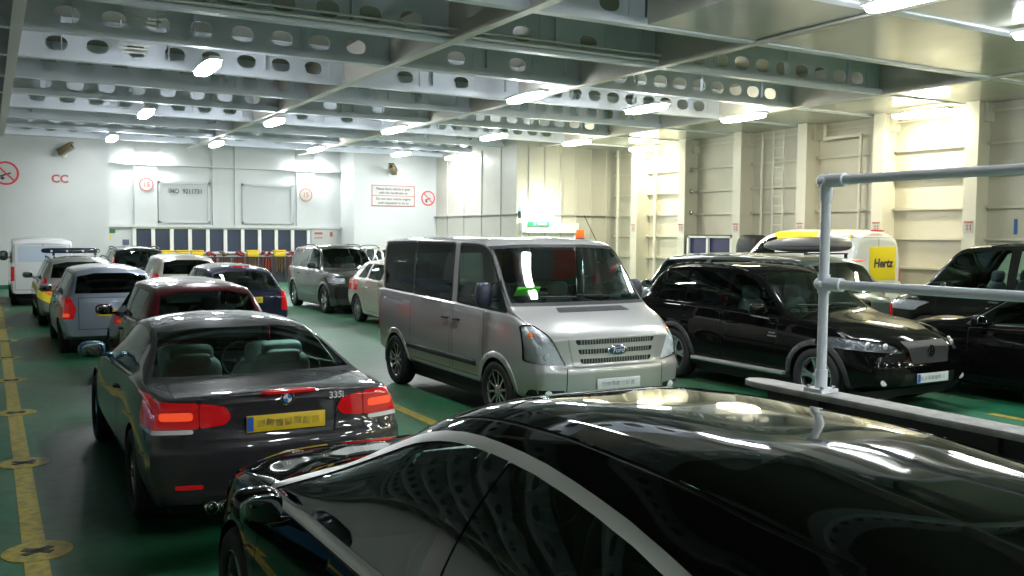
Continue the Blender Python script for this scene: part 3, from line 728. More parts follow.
# ---- silver minibus van facing us
def van_hook(root, b, P):
    L = P['L']
    for k, (z0, z1, wi) in enumerate(((0.925, 0.975, 0.50), (0.825, 0.875, 0.47), (0.725, 0.775, 0.45))):
        b.carve('grille_opening', MESHGRILLE, rpoly([(-wi, z0), (-wi-0.02, z1), (wi+0.02, z1), (wi, z0)], 0.02), 'Y', 1, -0.015, rng=(1, L-0.7, L+1), over=('grille',))
    # slats inside the openings
    for k, (z0, z1, wi) in enumerate(((0.925, 0.975, 0.49), (0.825, 0.875, 0.46), (0.725, 0.775, 0.44))):
        bm = B()
        for i in range(int(wi*2/0.035)):
            x = -wi+0.0175+i*0.035; h, n = b.surf('Y', x, (z0+z1)/2, 1); boxv(bm, (x, h.y-0.012, (z0+z1)/2), (0.012, 0.008, z1-z0))
        fin('grille_slats', bm, mat('slat_grey', (0.30, 0.31, 0.32), 0.4, 0.4), root)
    h, n = b.surf('Y', 0.0, 0.85, 1)
    bm = B(); superell(bm, (0, h.y+0.012, 0.85), (0.135, 0.014, 0.058), 2.0, 28, 8); ov = fin('badge', bm, CHROME, root, smooth=True)
    bm = B(); superell(bm, (0, h.y+0.019, 0.85), (0.118, 0.012, 0.046), 2.0, 28, 8); fin('badge_oval', bm, mat('badge_navy', (0.02, 0.05, 0.16), 0.3), ov, smooth=True)
    text('badge_lettering', 'Ford', 0.078, (0.0, h.y+0.033, 0.85), (PI/2, 0, PI), WHITELENS, ov, shear=0.35)
    # bonnet vent, beacon, aerial, card
    b.carve('bonnet_vent', MESHGRILLE, rpoly([(-0.50, 1.235), (-0.46, 1.275), (0.42, 1.275), (0.46, 1.235)], 0.01), 'Y', 1, 0.004, rng=(1, L-0.9, L+1))
    cp = Vector((-0.76, 2.62, b.zre(2.62)+0.015))
    bm = B(); lathe(bm, [(0.0, 0.0), (0.06, 0.0), (0.06, 0.035), (0.0, 0.035)], 20, 'Z', close=False); o = fin('beacon', bm, BLACK, root, smooth=True); o.location = cp
    bm = B(); lathe(bm, [(0.0, 0.14), (0.045, 0.135), (0.052, 0.12), (0.055, 0.035), (0.0, 0.035)], 20, 'Z', close=False)
    fin('beacon_dome', bm, mat('beacon_amber', (1.0, 0.16, 0.02), 0.2, emit=(1, 0.13, 0.01), es=0.5), o, smooth=True)
    bm = B(); tube(bm, (-0.80, 2.95, b.zre(2.95)), (-0.76, 2.70, b.zre(2.7)+0.34), 0.005, 6); superell(bm, (-0.80, 2.95, b.zre(2.95)+0.005), (0.03, 0.05, 0.02)); fin('aerial', bm, BLACK, root, smooth=True)
    for sx in (-1, 1):
        h, n = b.surf('Y', sx*0.80, 0.415, 1)
        bm = B(); superell(bm, (sx*0.80, h.y-0.01, 0.415), (0.05, 0.02, 0.04), 2, 18, 8); fin('fog_lamp', bm, WHITELENS, root, smooth=True)
        for z, m, rr_, xx in ((1.02, AMBER, 0.03, 0.90), (0.87, REFLECTOR, 0.05, 0.87), (0.80, REFLECTOR, 0.045, 0.80)):
            h, n = b.surf('Y', sx*xx, z, 1); bm = B(); superell(bm, (sx*xx, h.y-0.035, z), (rr_, 0.02, rr_), 2, 16, 8); fin('lamp_bulb', bm, m, root, smooth=True)
vanbot = [(0, 0.42), (0.3, 0.36), (3.75, 0.34), (4.25, 0.33), (4.5, 0.36)]
VAN, vb = vehicle(dict(name='van', cat='van', label='silver minibus van with orange roof beacon and green card in its windscreen, facing the camera',
    toward=True, X=5.86, Y=8.0, L=4.5, hw=0.99, H=2.05, kind='hatch', zt=1.9, hf=0.98, zc=1.34, yc=3.80, yrf=3.16, rr=0.15, belt=(1.24, 1.22),
    top=[(0, 1.96), (0.02, 2.0), (0.06, 2.02), (0.3, 2.04), (1.3, 2.055), (2.7, 2.05), (3.02, 2.035), (3.14, 2.0), (3.78, 1.345), (3.86, 1.30), (4.14, 1.21), (4.34, 1.125), (4.45, 1.06), (4.5, 0.99)],
    bot=vanbot, plan=[(0, 0.965), (0.3, 0.975), (1.2, 0.985), (3.55, 0.985), (4.05, 0.975), (4.5, 0.93)],
    roofw=[(0, 0.86), (1.5, 0.87), (3.0, 0.87), (3.2, 0.865), (3.84, 0.92), (4.14, 0.88), (4.5, 0.84)], crown=[(0, 0.05), (3.0, 0.055), (3.8, 0.06), (4.14, 0.05), (4.5, 0.03)],
    beltp=[(0, 1.30), (1.9, 1.26), (3.25, 1.22), (3.85, 1.20), (4.14, 1.13), (4.5, 0.92)], step=0.06,
    kw=dict(fplan=0.20, flen=0.7, rplan=0.02, tuck=(0.03, 0.02), bulge=0.01, rp=4, fend=[(0.3, -0.03), (0.45, 0.02), (0.66, 0.03), (0.70, 0.0), (1.0, -0.02)]),
    paint=P_VAN, glass=G_TINT, rglass=G_DARK, darkn=2, mt=0.05, mb=0.035, pillar=[(1.14, 1.20)], trim=BLACK, trimw=0.028, wsframe=0.035, wsmx=0.035,
    windows=[(0.12, 0.12, 1.14, 1.14), (1.20, 1.20, 2.32, 2.32), (2.50, 2.50, 3.70, 3.24)],
    rearglass=('cap', [(-0.75, 1.25), (-0.72, 1.8), (0.72, 1.8), (0.75, 1.25)]), yf=3.56, yr=0.64, R=0.34, wd=0.215, rim='ten', winset=-0.0,
    lamps=[('headlight', G_LENS, [(0.62, 0.71), (0.78, 1.03), (0.86, 1.13), (0.955, 1.12), (0.96, 0.74)], 1, dict(bowl=0.03, off=0.004, nmin=0.02)),
           ('tail_light', REDLENS, [(0.86, 0.7), (0.86, 1.2), (0.97, 1.2), (0.97, 0.7)], -1, {}),
           ('fog_recess', BLACK, [(0.66, 0.375), (0.64, 0.45), (0.93, 0.46), (0.93, 0.375)], 1, dict(off=-0.01))],
    front=[('grille', None, [(-0.54, 0.69), (-0.60, 1.0), (0.60, 1.0), (0.54, 0.69)], 1, 0.006), ('lower_intake', BLACK, [(-0.5, 0.37), (-0.5, 0.42), (0.5, 0.42), (0.5, 0.37)], 1, -0.01)],
    sides=[('side_moulding', BLACK, [(1.05, 0.56), (1.05, 0.63), (3.08, 0.63), (3.08, 0.56)], 0.012)], clad=mat('flared_arch_silver', (0.44, 0.445, 0.44), 0.36, 0.5, 1.0), cladz=0.40, noclad=True,
    fgaps=[[(-0.63, 0.36), (-0.63, 0.68), (-0.62, 0.68), (-0.62, 0.36)], [(0.63, 0.36), (0.63, 0.68), (0.62, 0.68), (0.62, 0.36)]],
    doors=[(1.16, 2.38), (2.44, 3.26)], dz=0.44, handles=([2.26, 2.56], 1.06, BLACK), plate_f=(0.50, PLATE_W), mirror=(3.40, 1.40), msize=(0.10, 0.06, 0.15), mpaint=mat('mirror_blue_grey', (0.025, 0.03, 0.05), 0.35),
    headz=1.40, drv=1, hook=van_hook, caby=0.3))
# green card lying against the inside of the windscreen, and dark upper side glass is body glass
h, n = vb.surf('Y', 0.58, 1.46, 1)
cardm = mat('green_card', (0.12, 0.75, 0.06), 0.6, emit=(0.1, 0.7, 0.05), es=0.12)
bm = B(); boxv(bm, (0, 0, 0), (0.30, 0.004, 0.13)); card = fin('parking_card', bm, cardm); card.parent = None
card.rotation_euler = (-math.radians(41), 0, PI); card.location = (5.86-0.60, 12.86-3.96, 1.445)
tag(card, 'bright green card standing behind the minibus windscreen', 'card')
# ---- black SUV facing us
def sf_hook(root, b, P):
    h, n = b.surf('Y', 0.0, 0.75, 1)
    bm = B(); lathe(bm, [(0.058, 0), (0.072, 0.002), (0.072, 0.01), (0.058, 0.012)], 24, 'Z'); boxv(bm, (-0.028, 0, 0.008), (0.012, 0.09, 0.01), rz=-0.2); boxv(bm, (0.028, 0, 0.008), (0.012, 0.09, 0.01), rz=-0.2); boxv(bm, (0, 0, 0.008), (0.06, 0.012, 0.01), rz=-0.5)
    o = fin('badge', bm, CHROME, root); o.location = (0, h.y, 0.75); o.rotation_euler = (-PI/2, 0, 0)
    for sx in (-1, 1):
        for z, x, rr_ in ((0.82, 0.74, 0.042), (0.805, 0.60, 0.042)):
            h, n = b.surf('Y', sx*x, z, 1); bm = B(); superell(bm, (sx*x, h.y-0.03, z), (rr_, 0.02, rr_), 2, 18, 8); fin('lamp_bulb', bm, WHITELENS, root, smooth=True)
        h, n = b.surf('Y', sx*0.70, 0.40, 1); bm = B(); superell(bm, (sx*0.70, h.y-0.008, 0.40), (0.062, 0.014, 0.042), 2, 20, 8); fin('fog_lamp', bm, WHITELENS, root, smooth=True)
        h, n = b.surf('X', 3.05, 0.83, sx); bm = B(); boxv(bm, (h.x+sx*0.004, 3.05, 0.85), (0.006, 0.12, 0.02)); boxv(bm, (h.x+sx*0.004, 3.05, 0.81), (0.006, 0.16, 0.018)); fin('wing_badge', bm, CHROME, root)
        bm = B(); boxv(bm, (sx*0.90, 2.40, 0.36), (0.16, 1.75, 0.05)); fin('side_step', bm, mat('step_metal', (0.5, 0.5, 0.48), 0.35, 0.7), root, bevel=0.015)
vehicle(dict(name='suv', cat='car', label='black SUV with silver side steps and white front plate beside the railing post',
    toward=True, X=9.66, Y=6.95, L=4.68, hw=0.945, H=1.70, kind='hatch', zt=1.10, hf=0.92, zc=1.14, yc=3.28, yrf=2.45, rr=0.45, belt=(1.12, 1.06),
    top=[(0, 0.98), (0.03, 1.06), (0.12, 1.16), (0.42, 1.55), (0.7, 1.655), (1.5, 1.70), (2.1, 1.685), (2.45, 1.63), (3.25, 1.15), (3.4, 1.11), (4.0, 1.03), (4.4, 0.95), (4.6, 0.87), (4.68, 0.80)],
    bot=[(0, 0.38), (0.3, 0.30), (4.2, 0.28), (4.68, 0.34)], plan=[(0, 0.88), (0.5, 0.925), (1.6, 0.945), (3.0, 0.945), (3.9, 0.935), (4.3, 0.91), (4.68, 0.85)],
    roofw=[(0, 0.78), (0.45, 0.66), (1.5, 0.68), (2.45, 0.66), (3.28, 0.80), (4.0, 0.78), (4.68, 0.68)], crown=[(0, 0.05), (2.5, 0.075), (3.3, 0.06), (4.68, 0.08)],
    beltp=[(0, 1.10), (1.0, 1.10), (3.2, 1.04), (4.1, 0.94), (4.68, 0.66)], step=0.06,
    kw=dict(fplan=0.24, flen=0.8, rplan=0.12, tuck=(0.05, 0.05), bulge=0.03, fend=[(0.3, -0.05), (0.45, 0.02), (0.58, 0.02), (0.62, 0.0), (0.9, -0.03)]),
    paint=P_BLACK3, glass=G_TINT, rglass=G_DARK, darkn=2, windows=[(0.55, 0.80, 1.12, 1.17), (1.20, 1.25, 2.02, 2.05), (2.12, 2.14, 3.15, 2.60)],
    rearglass=(0.14, 0.42, 0.05, 0.02, 0.0), yf=3.76, yr=1.06, R=0.365, wd=0.235, rim='five', winset=0.01, clad=mat('arch_black_grey', (0.04, 0.042, 0.042), 0.4),
    lamps=[('headlight', G_LENS, [(0.44, 0.735), (0.50, 0.84), (0.78, 0.89), (0.93, 0.90), (0.93, 0.76)], 1, dict(bowl=0.03, nmin=0.02, bm=SMOKEREFL)),
           ('tail_light', REDLENS, [(0.60, 0.92), (0.68, 1.12), (0.9, 1.1), (0.9, 0.9)], -1, {})],
    front=[('grille', mat('grille_grey', (0.05, 0.052, 0.055), 0.6, 0.0, bump=(70, 1.0), spec=0.3), [(-0.32, 0.61), (-0.40, 0.87), (0.40, 0.87), (0.32, 0.61)], 1, -0.004),
           ('lower_intake', BLACK, [(-0.5, 0.34), (-0.45, 0.50), (0.45, 0.50), (0.5, 0.34)], 1, -0.01)],
    doors=[(1.2, 2.05), (2.10, 3.12)], dz=0.42, handles=([1.40, 2.30], 0.93, None), plate_f=(0.44, PLATE_W, PLATE_B), bandside=1, mirror=(2.86, 1.14), msize=(0.12, 0.06, 0.08),
    rails=(0.6, 2.3, BLACK, 0.045), headz=1.30, hook=sf_hook, drv=1))
# ---- the other vehicles on the deck (X = lane centre, Y = tail if it faces away, nose if it faces us)
LA = lambda x0, x1, z0, z1: [(x0, z0), (x0, z1), (x1, z1), (x1, z0)]
vehicle(dict(label='dark red hatchback just ahead of the dark grey convertible', toward=False, X=2.33, Y=11.4, L=4.0, hw=0.84, H=1.47, kind='hatch',
    zt=0.98, hf=0.70, zc=1.0, yc=3.02, yrf=2.3, rr=0.42, belt=(0.97, 0.90), kw=dict(rplan=0.15), paint=P_MAROON, windows=[(0.62, 0.75, 1.45, 1.50), (1.55, 1.60, 2.95, 2.40)], trim=BLACK, trimw=0.014,
    rearglass=(0.13, 0.40, 0.04, 0.02, 0.0), yf=3.2, yr=0.72, R=0.30, rim='seven',
    lamps=[('tail_light', REDLENS, LA(0.60, 0.84, 0.70, 0.98), -1, dict(nmin=0.03)), ('headlight', G_LENS, LA(0.45, 0.80, 0.58, 0.70), 1, dict(bowl=0.03))],
    doors=[(0.75, 1.5), (1.52, 2.9)], handles=([0.95, 1.8], 0.80, None), plate_r=(0.50, PLATE_Y), mirror=(2.65, 0.99), mpaint=P_MAROON, rgaps=[LA(-0.55, 0.55, 0.45, 0.98)]))
vehicle(dict(label='silver blue hatchback between the dark red hatchback and the light bar estate', toward=False, X=1.82, Y=16.7, L=4.0, hw=0.83, H=1.49, kind='hatch',
    zt=1.0, hf=0.72, zc=1.02, yc=3.0, yrf=2.3, rr=0.36, belt=(0.98, 0.92), kw=dict(rplan=0.13), paint=P_SILVER, windows=[(0.55, 0.62, 1.40, 1.45), (1.5, 1.55, 2.9, 2.38)], trim=BLACK, trimw=0.014,
    rearglass=(0.13, 0.35, 0.03, 0.02, 0.0), glass=G_DARK, yf=3.2, yr=0.72, R=0.30, rim='seven',
    lamps=[('tail_light', REDLENS, [(0.62, 0.62), (0.58, 0.80), (0.66, 0.98), (0.83, 0.98), (0.83, 0.62)], -1, dict(nmin=0.02)), ('tail_light_bar', REDLIT, LA(0.68, 0.80, 0.66, 0.72), -1, dict(over=('tail_light',), off=0.007)),
           ('headlight', G_LENS, LA(0.45, 0.78, 0.58, 0.70), 1, dict(bowl=0.03))],
    doors=[(0.75, 1.45), (1.47, 2.85)], handles=([0.95, 1.7], 0.82, None), plate_r=(0.72, PLATE_Y), mirror=(2.6, 1.02), rgaps=[LA(-0.55, 0.55, 0.45, 0.98)]))
def police_hook(root, b, P):
    bm = B(); superell(bm, (-0.08, 2.2, P['H']+0.10), (0.64, 0.15, 0.065), 5, 28, 8)
    for x in (-0.45, 0.45): boxv(bm, (x, 2.2, P['H']+0.02), (0.05, 0.1, 0.08))
    o = fin('light_bar', bm, mat('lightbar_dark', (0.02, 0.03, 0.06), 0.15, coat=1), root, smooth=True)
    for x in (-0.5, -0.17, 0.17, 0.5):
        bm = B(); boxv(bm, (x, 2.06, P['H']+0.09), (0.05, 0.02, 0.05)); fin('lamp_segment', bm, WHITELENS, o, bevel=0.006)
vehicle(dict(label='silver estate with dark roof light bar and yellow and red striped tail', toward=False, X=1.78, Y=22.0, L=4.7, hw=0.88, H=1.52, kind='hatch',
    zt=1.02, hf=0.72, zc=1.02, yc=3.5, yrf=2.85, rr=0.5, belt=(1.0, 0.93), kw=dict(rplan=0.12), paint=mat('patrol_silver', (0.42, 0.42, 0.38), 0.35, 0.4, 1.0), windows=[(0.45, 0.70, 1.15, 1.18), (1.25, 1.25, 2.1, 2.1), (2.2, 2.22, 3.4, 2.95)], trim=BLACK, trimw=0.014,
    rearglass=(0.14, 0.48, 0.04, 0.02, 0.0), yf=3.75, yr=0.95, R=0.32, rim='seven', hook=police_hook,
    lamps=[('tail_light', REDLENS, LA(0.70, 0.88, 0.85, 1.05), -1, dict(nmin=0.02)),
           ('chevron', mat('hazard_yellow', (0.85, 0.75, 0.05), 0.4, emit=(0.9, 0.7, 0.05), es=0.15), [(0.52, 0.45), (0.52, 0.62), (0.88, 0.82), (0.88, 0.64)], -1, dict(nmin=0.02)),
           ('chevron', AMBER, [(0.52, 0.63), (0.52, 0.80), (0.86, 0.98), (0.88, 0.83)], -1, dict(nmin=0.02)), ('headlight', G_LENS, LA(0.45, 0.82, 0.58, 0.70), 1, dict(bowl=0.03))],
    sides=[('side_stripe', mat('hazard_stripe', (0.72, 0.62, 0.08), 0.4), LA(0.9, 3.6, 0.72, 0.86), 0.003)],
    doors=[(1.2, 2.15), (2.17, 3.3)], plate_r=(0.60, PLATE_Y), mirror=(3.1, 1.02), rails=(0.7, 2.7, BLACK, 0.04)))
vehicle(dict(name='van', cat='van', label='white van at the head of the left lane, close to the end wall', toward=False, X=1.30, Y=28.6, L=4.9, hw=0.80, H=1.92, kind='hatch',
    zt=1.86, hf=0.95, zc=1.25, yc=4.0, yrf=3.3, rr=0.2, belt=(1.2, 1.15), top=[(0, 1.74), (0.04, 1.82), (0.12, 1.86), (1.5, 1.92), (3.0, 1.9), (3.3, 1.84), (4.0, 1.25), (4.2, 1.18), (4.7, 1.0), (4.9, 0.85)],
    bot=[(0, 0.35), (4.9, 0.32)], plan=[(0, 0.79), (2, 0.80), (4.2, 0.79), (4.9, 0.72)], roofw=[(0, 0.74), (3.3, 0.72), (4.0, 0.74), (4.9, 0.6)], paint=P_WHITE, kw=dict(rplan=0.02, tuck=(0.03, 0.02)),
    windows=[(2.5, 2.5, 3.85, 3.4)], mt=0.08, rearglass=('cap', [(-0.62, 1.22), (-0.60, 1.66), (0.60, 1.66), (0.62, 1.22)]), rglass=mat('white_blank_glass', (0.55, 0.66, 0.78), 0.15, coat=1),
    yf=4.05, yr=0.95, R=0.33, lamps=[('tail_light', REDLENS, LA(0.70, 0.79, 0.7, 1.1), -1, dict(nmin=0.02)), ('headlight', G_LENS, LA(0.45, 0.72, 0.75, 0.95), 1, dict(bowl=0.03))],
    rgaps=[LA(-0.69, 0.69, 0.45, 1.72), LA(-0.003, 0.02, 0.45, 1.72)], plate_r=(0.62, PLATE_W), mirror=(3.55, 1.32), msize=(0.12, 0.05, 0.15), mpaint=BLACK, headz=1.35, doors=[(2.4, 3.5)], wipers=False))
def navy_hook(root, b, P):
    bm = B(); superell(bm, (0, 0.62, P['H']-0.03), (0.16, 0.05, 0.015), 4, 18, 6); fin('high_brake_light', bm, REDLENS, root, smooth=True)
vehicle(dict(label='navy blue hatchback with bright yellow rear plate, left of the dark off-roader', toward=False, X=4.16, Y=17.2, L=3.95, hw=0.83, H=1.47, kind='hatch',
    zt=0.98, hf=0.70, zc=1.0, yc=2.95, yrf=2.25, rr=0.55, belt=(0.99, 0.92), kw=dict(rplan=0.15), paint=P_NAVY, windows=[(0.75, 0.9, 1.42, 1.46), (1.52, 1.56, 2.85, 2.35)], trim=BLACK, trimw=0.014, glass=G_CLEAR,
    rearglass=(0.13, 0.52, 0.04, 0.02, 0.0), yf=3.15, yr=0.7, R=0.30, rim='seven', hook=navy_hook,
    lamps=[('tail_light', REDLENS, LA(0.64, 0.84, 0.62, 0.98), -1, dict(nmin=0.02)), ('headlight', G_LENS, LA(0.45, 0.80, 0.58, 0.70), 1, dict(bowl=0.03))],
    doors=[(0.8, 1.45), (1.47, 2.8)], plate_r=(0.83, PLATE_Y), mirror=(2.55, 1.0), rgaps=[LA(-0.55, 0.55, 0.45, 0.98)]))
vehicle(dict(label='pale beige hatchback with a dark rear window, ahead of the navy hatchback', toward=False, X=4.10, Y=22.3, L=4.1, hw=0.86, H=1.55, kind='hatch',
    zt=1.08, hf=0.72, zc=1.04, yc=3.0, yrf=2.3, rr=0.50, belt=(1.06, 0.95), kw=dict(rplan=0.2, rlen=0.9), paint=P_CREAM, windows=[(0.72, 0.85, 1.45, 1.5), (1.55, 1.6, 2.9, 2.4)], glass=G_CLEAR, rglass=G_DARK,
    rearglass=(0.12, 0.46, 0.05, 0.02, 0.0), yf=3.25, yr=0.75, R=0.31,
    lamps=[('tail_light', REDLENS, LA(0.70, 0.88, 0.75, 1.12), -1, dict(nmin=0.02)), ('headlight', G_LENS, LA(0.45, 0.80, 0.60, 0.72), 1, dict(bowl=0.03))],
    doors=[(0.8, 1.5), (1.52, 2.85)], plate_r=(0.62, PLATE_Y), mirror=(2.6, 1.04), rgaps=[LA(-0.55, 0.55, 0.45, 1.05)]))
vehicle(dict(label='dark people carrier with high red tail lamps, furthest along the second lane', toward=False, X=3.72, Y=27.6, L=4.4, hw=0.86, H=1.66, kind='hatch',
    zt=1.05, hf=0.75, zc=1.1, yc=3.3, yrf=2.5, rr=0.30, belt=(1.05, 0.98), kw=dict(rplan=0.12), paint=P_BLACK2, windows=[(0.5, 0.55, 1.3, 1.3), (1.4, 1.4, 2.2, 2.25), (2.3, 2.35, 3.2, 2.7)], glass=G_CLEAR,
    rearglass=(0.12, 0.28, 0.06, 0.02, 0.0), yf=3.5, yr=0.8, R=0.32,
    lamps=[('tail_light', REDLENS, LA(0.66, 0.82, 1.12, 1.50), -1, dict(nmin=0.02)), ('headlight', G_LENS, LA(0.45, 0.80, 0.62, 0.75), 1, dict(bowl=0.03))],
    doors=[(1.35, 2.25), (2.27, 3.2)], plate_r=(0.62, PLATE_Y), mirror=(2.9, 1.08), rails=(0.5, 2.3, BLACK, 0.05)))
vehicle(dict(name='suv', label='dark grey-green off-roader facing the camera, left of the champagne estate', toward=True, X=8.42, Y=22.35, L=4.4, hw=0.90, H=1.76, kind='hatch',
    zt=1.15, hf=0.98, zc=1.18, yc=3.15, yrf=2.5, rr=0.22, belt=(1.12, 1.08), kw=dict(rplan=0.08, fplan=0.16), paint=P_GOLDGREY, windows=[(0.40, 0.42, 1.15, 1.15), (1.25, 1.25, 1.95, 1.95), (2.05, 2.07, 3.0, 2.62)], glass=G_CLEAR,
    yf=3.55, yr=0.85, R=0.36, wd=0.23, rim='five', clad=CLADGREY, cladz=0.42, crown=0.06,
    lamps=[('headlight', G_LENS, LA(0.55, 0.86, 0.80, 0.96), 1, dict(bowl=0.03, nmin=0.02)), ('tail_light', REDLENS, LA(0.72, 0.88, 0.8, 1.1), -1, {})],
    front=[('grille', MESHGRILLE, LA(-0.48, 0.48, 0.80, 0.93), 1, -0.008), ('bumper', BLACK, LA(-0.84, 0.84, 0.42, 0.72), 1, 0.012)],
    doors=[(1.2, 2.0), (2.02, 2.98)], handles=([1.35, 2.2], 0.98, BLACK), mirror=(2.80, 1.22), mpaint=BLACK, dz=0.48, rails=(0.5, 2.3, BLACK, 0.05), headz=1.35))
vehicle(dict(label='champagne estate facing the camera, half hidden behind the silver minibus van', toward=True, X=8.36, Y=17.15, L=4.3, hw=0.86, H=1.50, kind='hatch',
    zt=1.04, hf=0.72, zc=1.02, yc=3.2, yrf=2.5, rr=0.55, belt=(1.02, 0.93), kw=dict(rplan=0.15), paint=P_CHAMP, windows=[(0.75, 1.0, 1.3, 1.35), (1.42, 1.45, 2.2, 2.25), (2.3, 2.35, 3.1, 2.6)],
    rearglass=(0.14, 0.52, 0.04, 0.02, 0.0), yf=3.45, yr=0.80, R=0.32,
    lamps=[('tail_light', REDLENS, LA(0.66, 0.86, 0.75, 1.0), -1, dict(nmin=0.02)), ('headlight', G_LENS, LA(0.45, 0.80, 0.60, 0.72), 1, dict(bowl=0.03))],
    doors=[(1.35, 2.25), (2.27, 3.1)], handles=([1.5, 2.45], 0.84, None), mirror=(2.8, 1.0), plate_f=(0.45, PLATE_W)))
vehicle(dict(label='pale grey estate with roof bars behind the dark off-roader', toward=True, X=11.3, Y=25.2, L=4.5, hw=0.88, H=1.70, kind='hatch',
    zt=1.05, hf=0.80, zc=1.10, yc=3.2, yrf=2.5, rr=0.4, belt=(1.05, 0.98), paint=P_CREAM, windows=[(0.6, 0.7, 1.3, 1.35), (1.42, 1.45, 2.2, 2.25), (2.3, 2.35, 3.1, 2.65)], glass=G_CLEAR, yf=3.6, yr=0.85, R=0.33,
    lamps=[('headlight', G_LENS, LA(0.45, 0.84, 0.68, 0.82), 1, dict(bowl=0.03))], doors=[(1.35, 2.25), (2.27, 3.1)], mirror=(2.85, 1.1), rails=(0.6, 2.4, BLACK, 0.07)))
vehicle(dict(label='pale green-grey people carrier behind the black SUV', toward=False, X=11.80, Y=9.75, L=5.0, hw=0.90, H=1.79, kind='hatch',
    zt=1.15, hf=0.92, zc=1.2, yc=4.45, yrf=3.95, rr=0.50, belt=(1.14, 1.08), paint=P_SAGE, windows=[(0.6, 0.85, 1.45, 1.5), (1.58, 1.6, 2.7, 2.7), (2.8, 2.8, 4.3, 4.0)], glass=G_TINT,
    rearglass=(0.14, 0.48, 0.05, 0.02, 0.0), yf=4.1, yr=1.0, R=0.33, wd=0.22,
    lamps=[('headlight', G_LENS, LA(0.48, 0.86, 0.72, 0.88), 1, dict(bowl=0.03)), ('tail_light', REDLENS, LA(0.74, 0.9, 0.85, 1.05), -1, {})],
    doors=[(1.52, 2.75), (2.78, 4.0)], handles=([1.8, 2.95], 0.95, None), mirror=(4.15, 1.18), plate_r=(0.7, PLATE_W), rails=(0.7, 3.8, mat('rail_silver', (0.5, 0.5, 0.48), 0.3, 0.8), 0.03)))
vehicle(dict(label='white-roofed people carrier beyond the minibus van, next to the lit wall bay', toward=True, X=12.35, Y=16.6, L=4.4, hw=0.87, H=1.76, kind='hatch',
    zt=1.12, hf=0.85, zc=1.12, yc=3.35, yrf=2.5, rr=0.35, belt=(1.1, 1.0), paint=P_WHITE, windows=[(0.5, 0.62, 1.25, 1.3), (1.38, 1.4, 2.2, 2.25), (2.3, 2.35, 3.2, 2.7)], yf=3.6, yr=0.85, R=0.33,
    lamps=[('headlight', G_LENS, LA(0.45, 0.84, 0.70, 0.84), 1, dict(bowl=0.03))], doors=[(1.32, 2.25), (2.28, 3.2)], mirror=(2.95, 1.1)))
vehicle(dict(label='dark car at the right edge, its lower body behind the black SUV', toward=False, X=11.95, Y=4.3, L=4.4, hw=0.90, H=1.52, kind='sedan', rot=0.0,
    zt=0.98, hf=0.88, zc=1.10, yc=3.30, yrf=2.6, rr=1.3, belt=(0.98, 0.93), paint=P_BLACK3, windows=[(1.1, 1.3, 1.95, 2.0), (2.05, 2.1, 3.2, 2.7)], trim=CHROME, trimw=0.012,
    rearglass=(0.85, 1.25, 0.04, 0.02, 0.0), yf=3.6, yr=0.9, R=0.33,
    lamps=[('headlight', G_LENS, LA(0.48, 0.86, 0.62, 0.76), 1, dict(bowl=0.03)), ('tail_light', REDLENS, LA(0.5, 0.88, 0.78, 0.92), -1, dict(nmin=0.02))],
    doors=[(1.15, 2.02), (2.04, 3.15)], handles=([1.3, 2.25], 0.84, CHROME), mirror=(2.95, 1.03)))
vehicle(dict(name='suv', label='tall black-green SUV behind the railing, before the yellow-signed white van', toward=False, X=14.95, Y=6.35, L=4.75, hw=0.95, H=2.02, kind='hatch',
    zt=1.2, hf=1.08, zc=1.30, yc=4.1, yrf=3.35, rr=0.3, belt=(1.22, 1.16), paint=P_BLACK2, windows=[(0.45, 0.5, 1.3, 1.3), (1.4, 1.4, 2.35, 2.35), (2.5, 2.52, 3.95, 3.45)], glass=G_CLEAR, mt=0.06,
    rearglass=(0.12, 0.28, 0.05, 0.02, 0.0), yf=3.85, yr=0.95, R=0.38, wd=0.24, rim='five', crown=0.07,
    lamps=[('headlight', G_LENS, LA(0.55, 0.92, 0.82, 1.0), 1, dict(bowl=0.03, nmin=0.02)), ('tail_light', REDLENS, LA(0.78, 0.94, 0.9, 1.3), -1, dict(nmin=0.02))],
    doors=[(1.35, 2.42), (2.45, 3.7)], handles=([1.6, 2.65], 1.05, CHROME), mirror=(3.45, 1.28), dz=0.46, rails=(0.6, 2.9, BLACK, 0.03), headz=1.45))
def rb_hook(root, b, P):
    bm = B(); superell(bm, (0, 0.02+0.2, P['H']-0.07), (0.34, 0.05, 0.02), 4, 18, 6); fin('high_brake_light', bm, REDLIT, root, smooth=True)
    for y in (0.95, 2.1):
        bm = B(); tube(bm, (-0.66, y, P['H']+0.06), (0.66, y, P['H']+0.06), 0.018, 8)
        for sx in (-1, 1): boxv(bm, (sx*0.60, y, P['H']+0.01), (0.04, 0.06, 0.10))
        fin('roof_bar', bm, BLACK, root)
vehicle(dict(label='dark estate with a red brake strip carrying the grey roof box', toward=False, X=15.75, Y=13.0, L=4.5, hw=0.88, H=1.66, kind='hatch',
    zt=1.08, hf=0.8, zc=1.1, yc=3.3, yrf=2.6, rr=0.55, belt=(1.08, 1.0), paint=P_NAVY, windows=[(0.6, 0.9, 1.3, 1.35), (1.4, 1.42, 2.2, 2.22), (2.3, 2.32, 3.2, 2.75)], glass=G_CLEAR,
    rearglass=(0.13, 0.52, 0.04, 0.02, 0.0), yf=3.6, yr=0.85, R=0.33, hook=rb_hook,
    lamps=[('tail_light', REDLENS, LA(0.70, 0.9, 0.85, 1.15), -1, dict(nmin=0.02)), ('headlight', G_LENS, LA(0.45, 0.84, 0.68, 0.82), 1, dict(bowl=0.03))],
    doors=[(1.35, 2.25), (2.28, 3.2)], plate_r=(0.7, PLATE_W), mirror=(2.95, 1.1)))
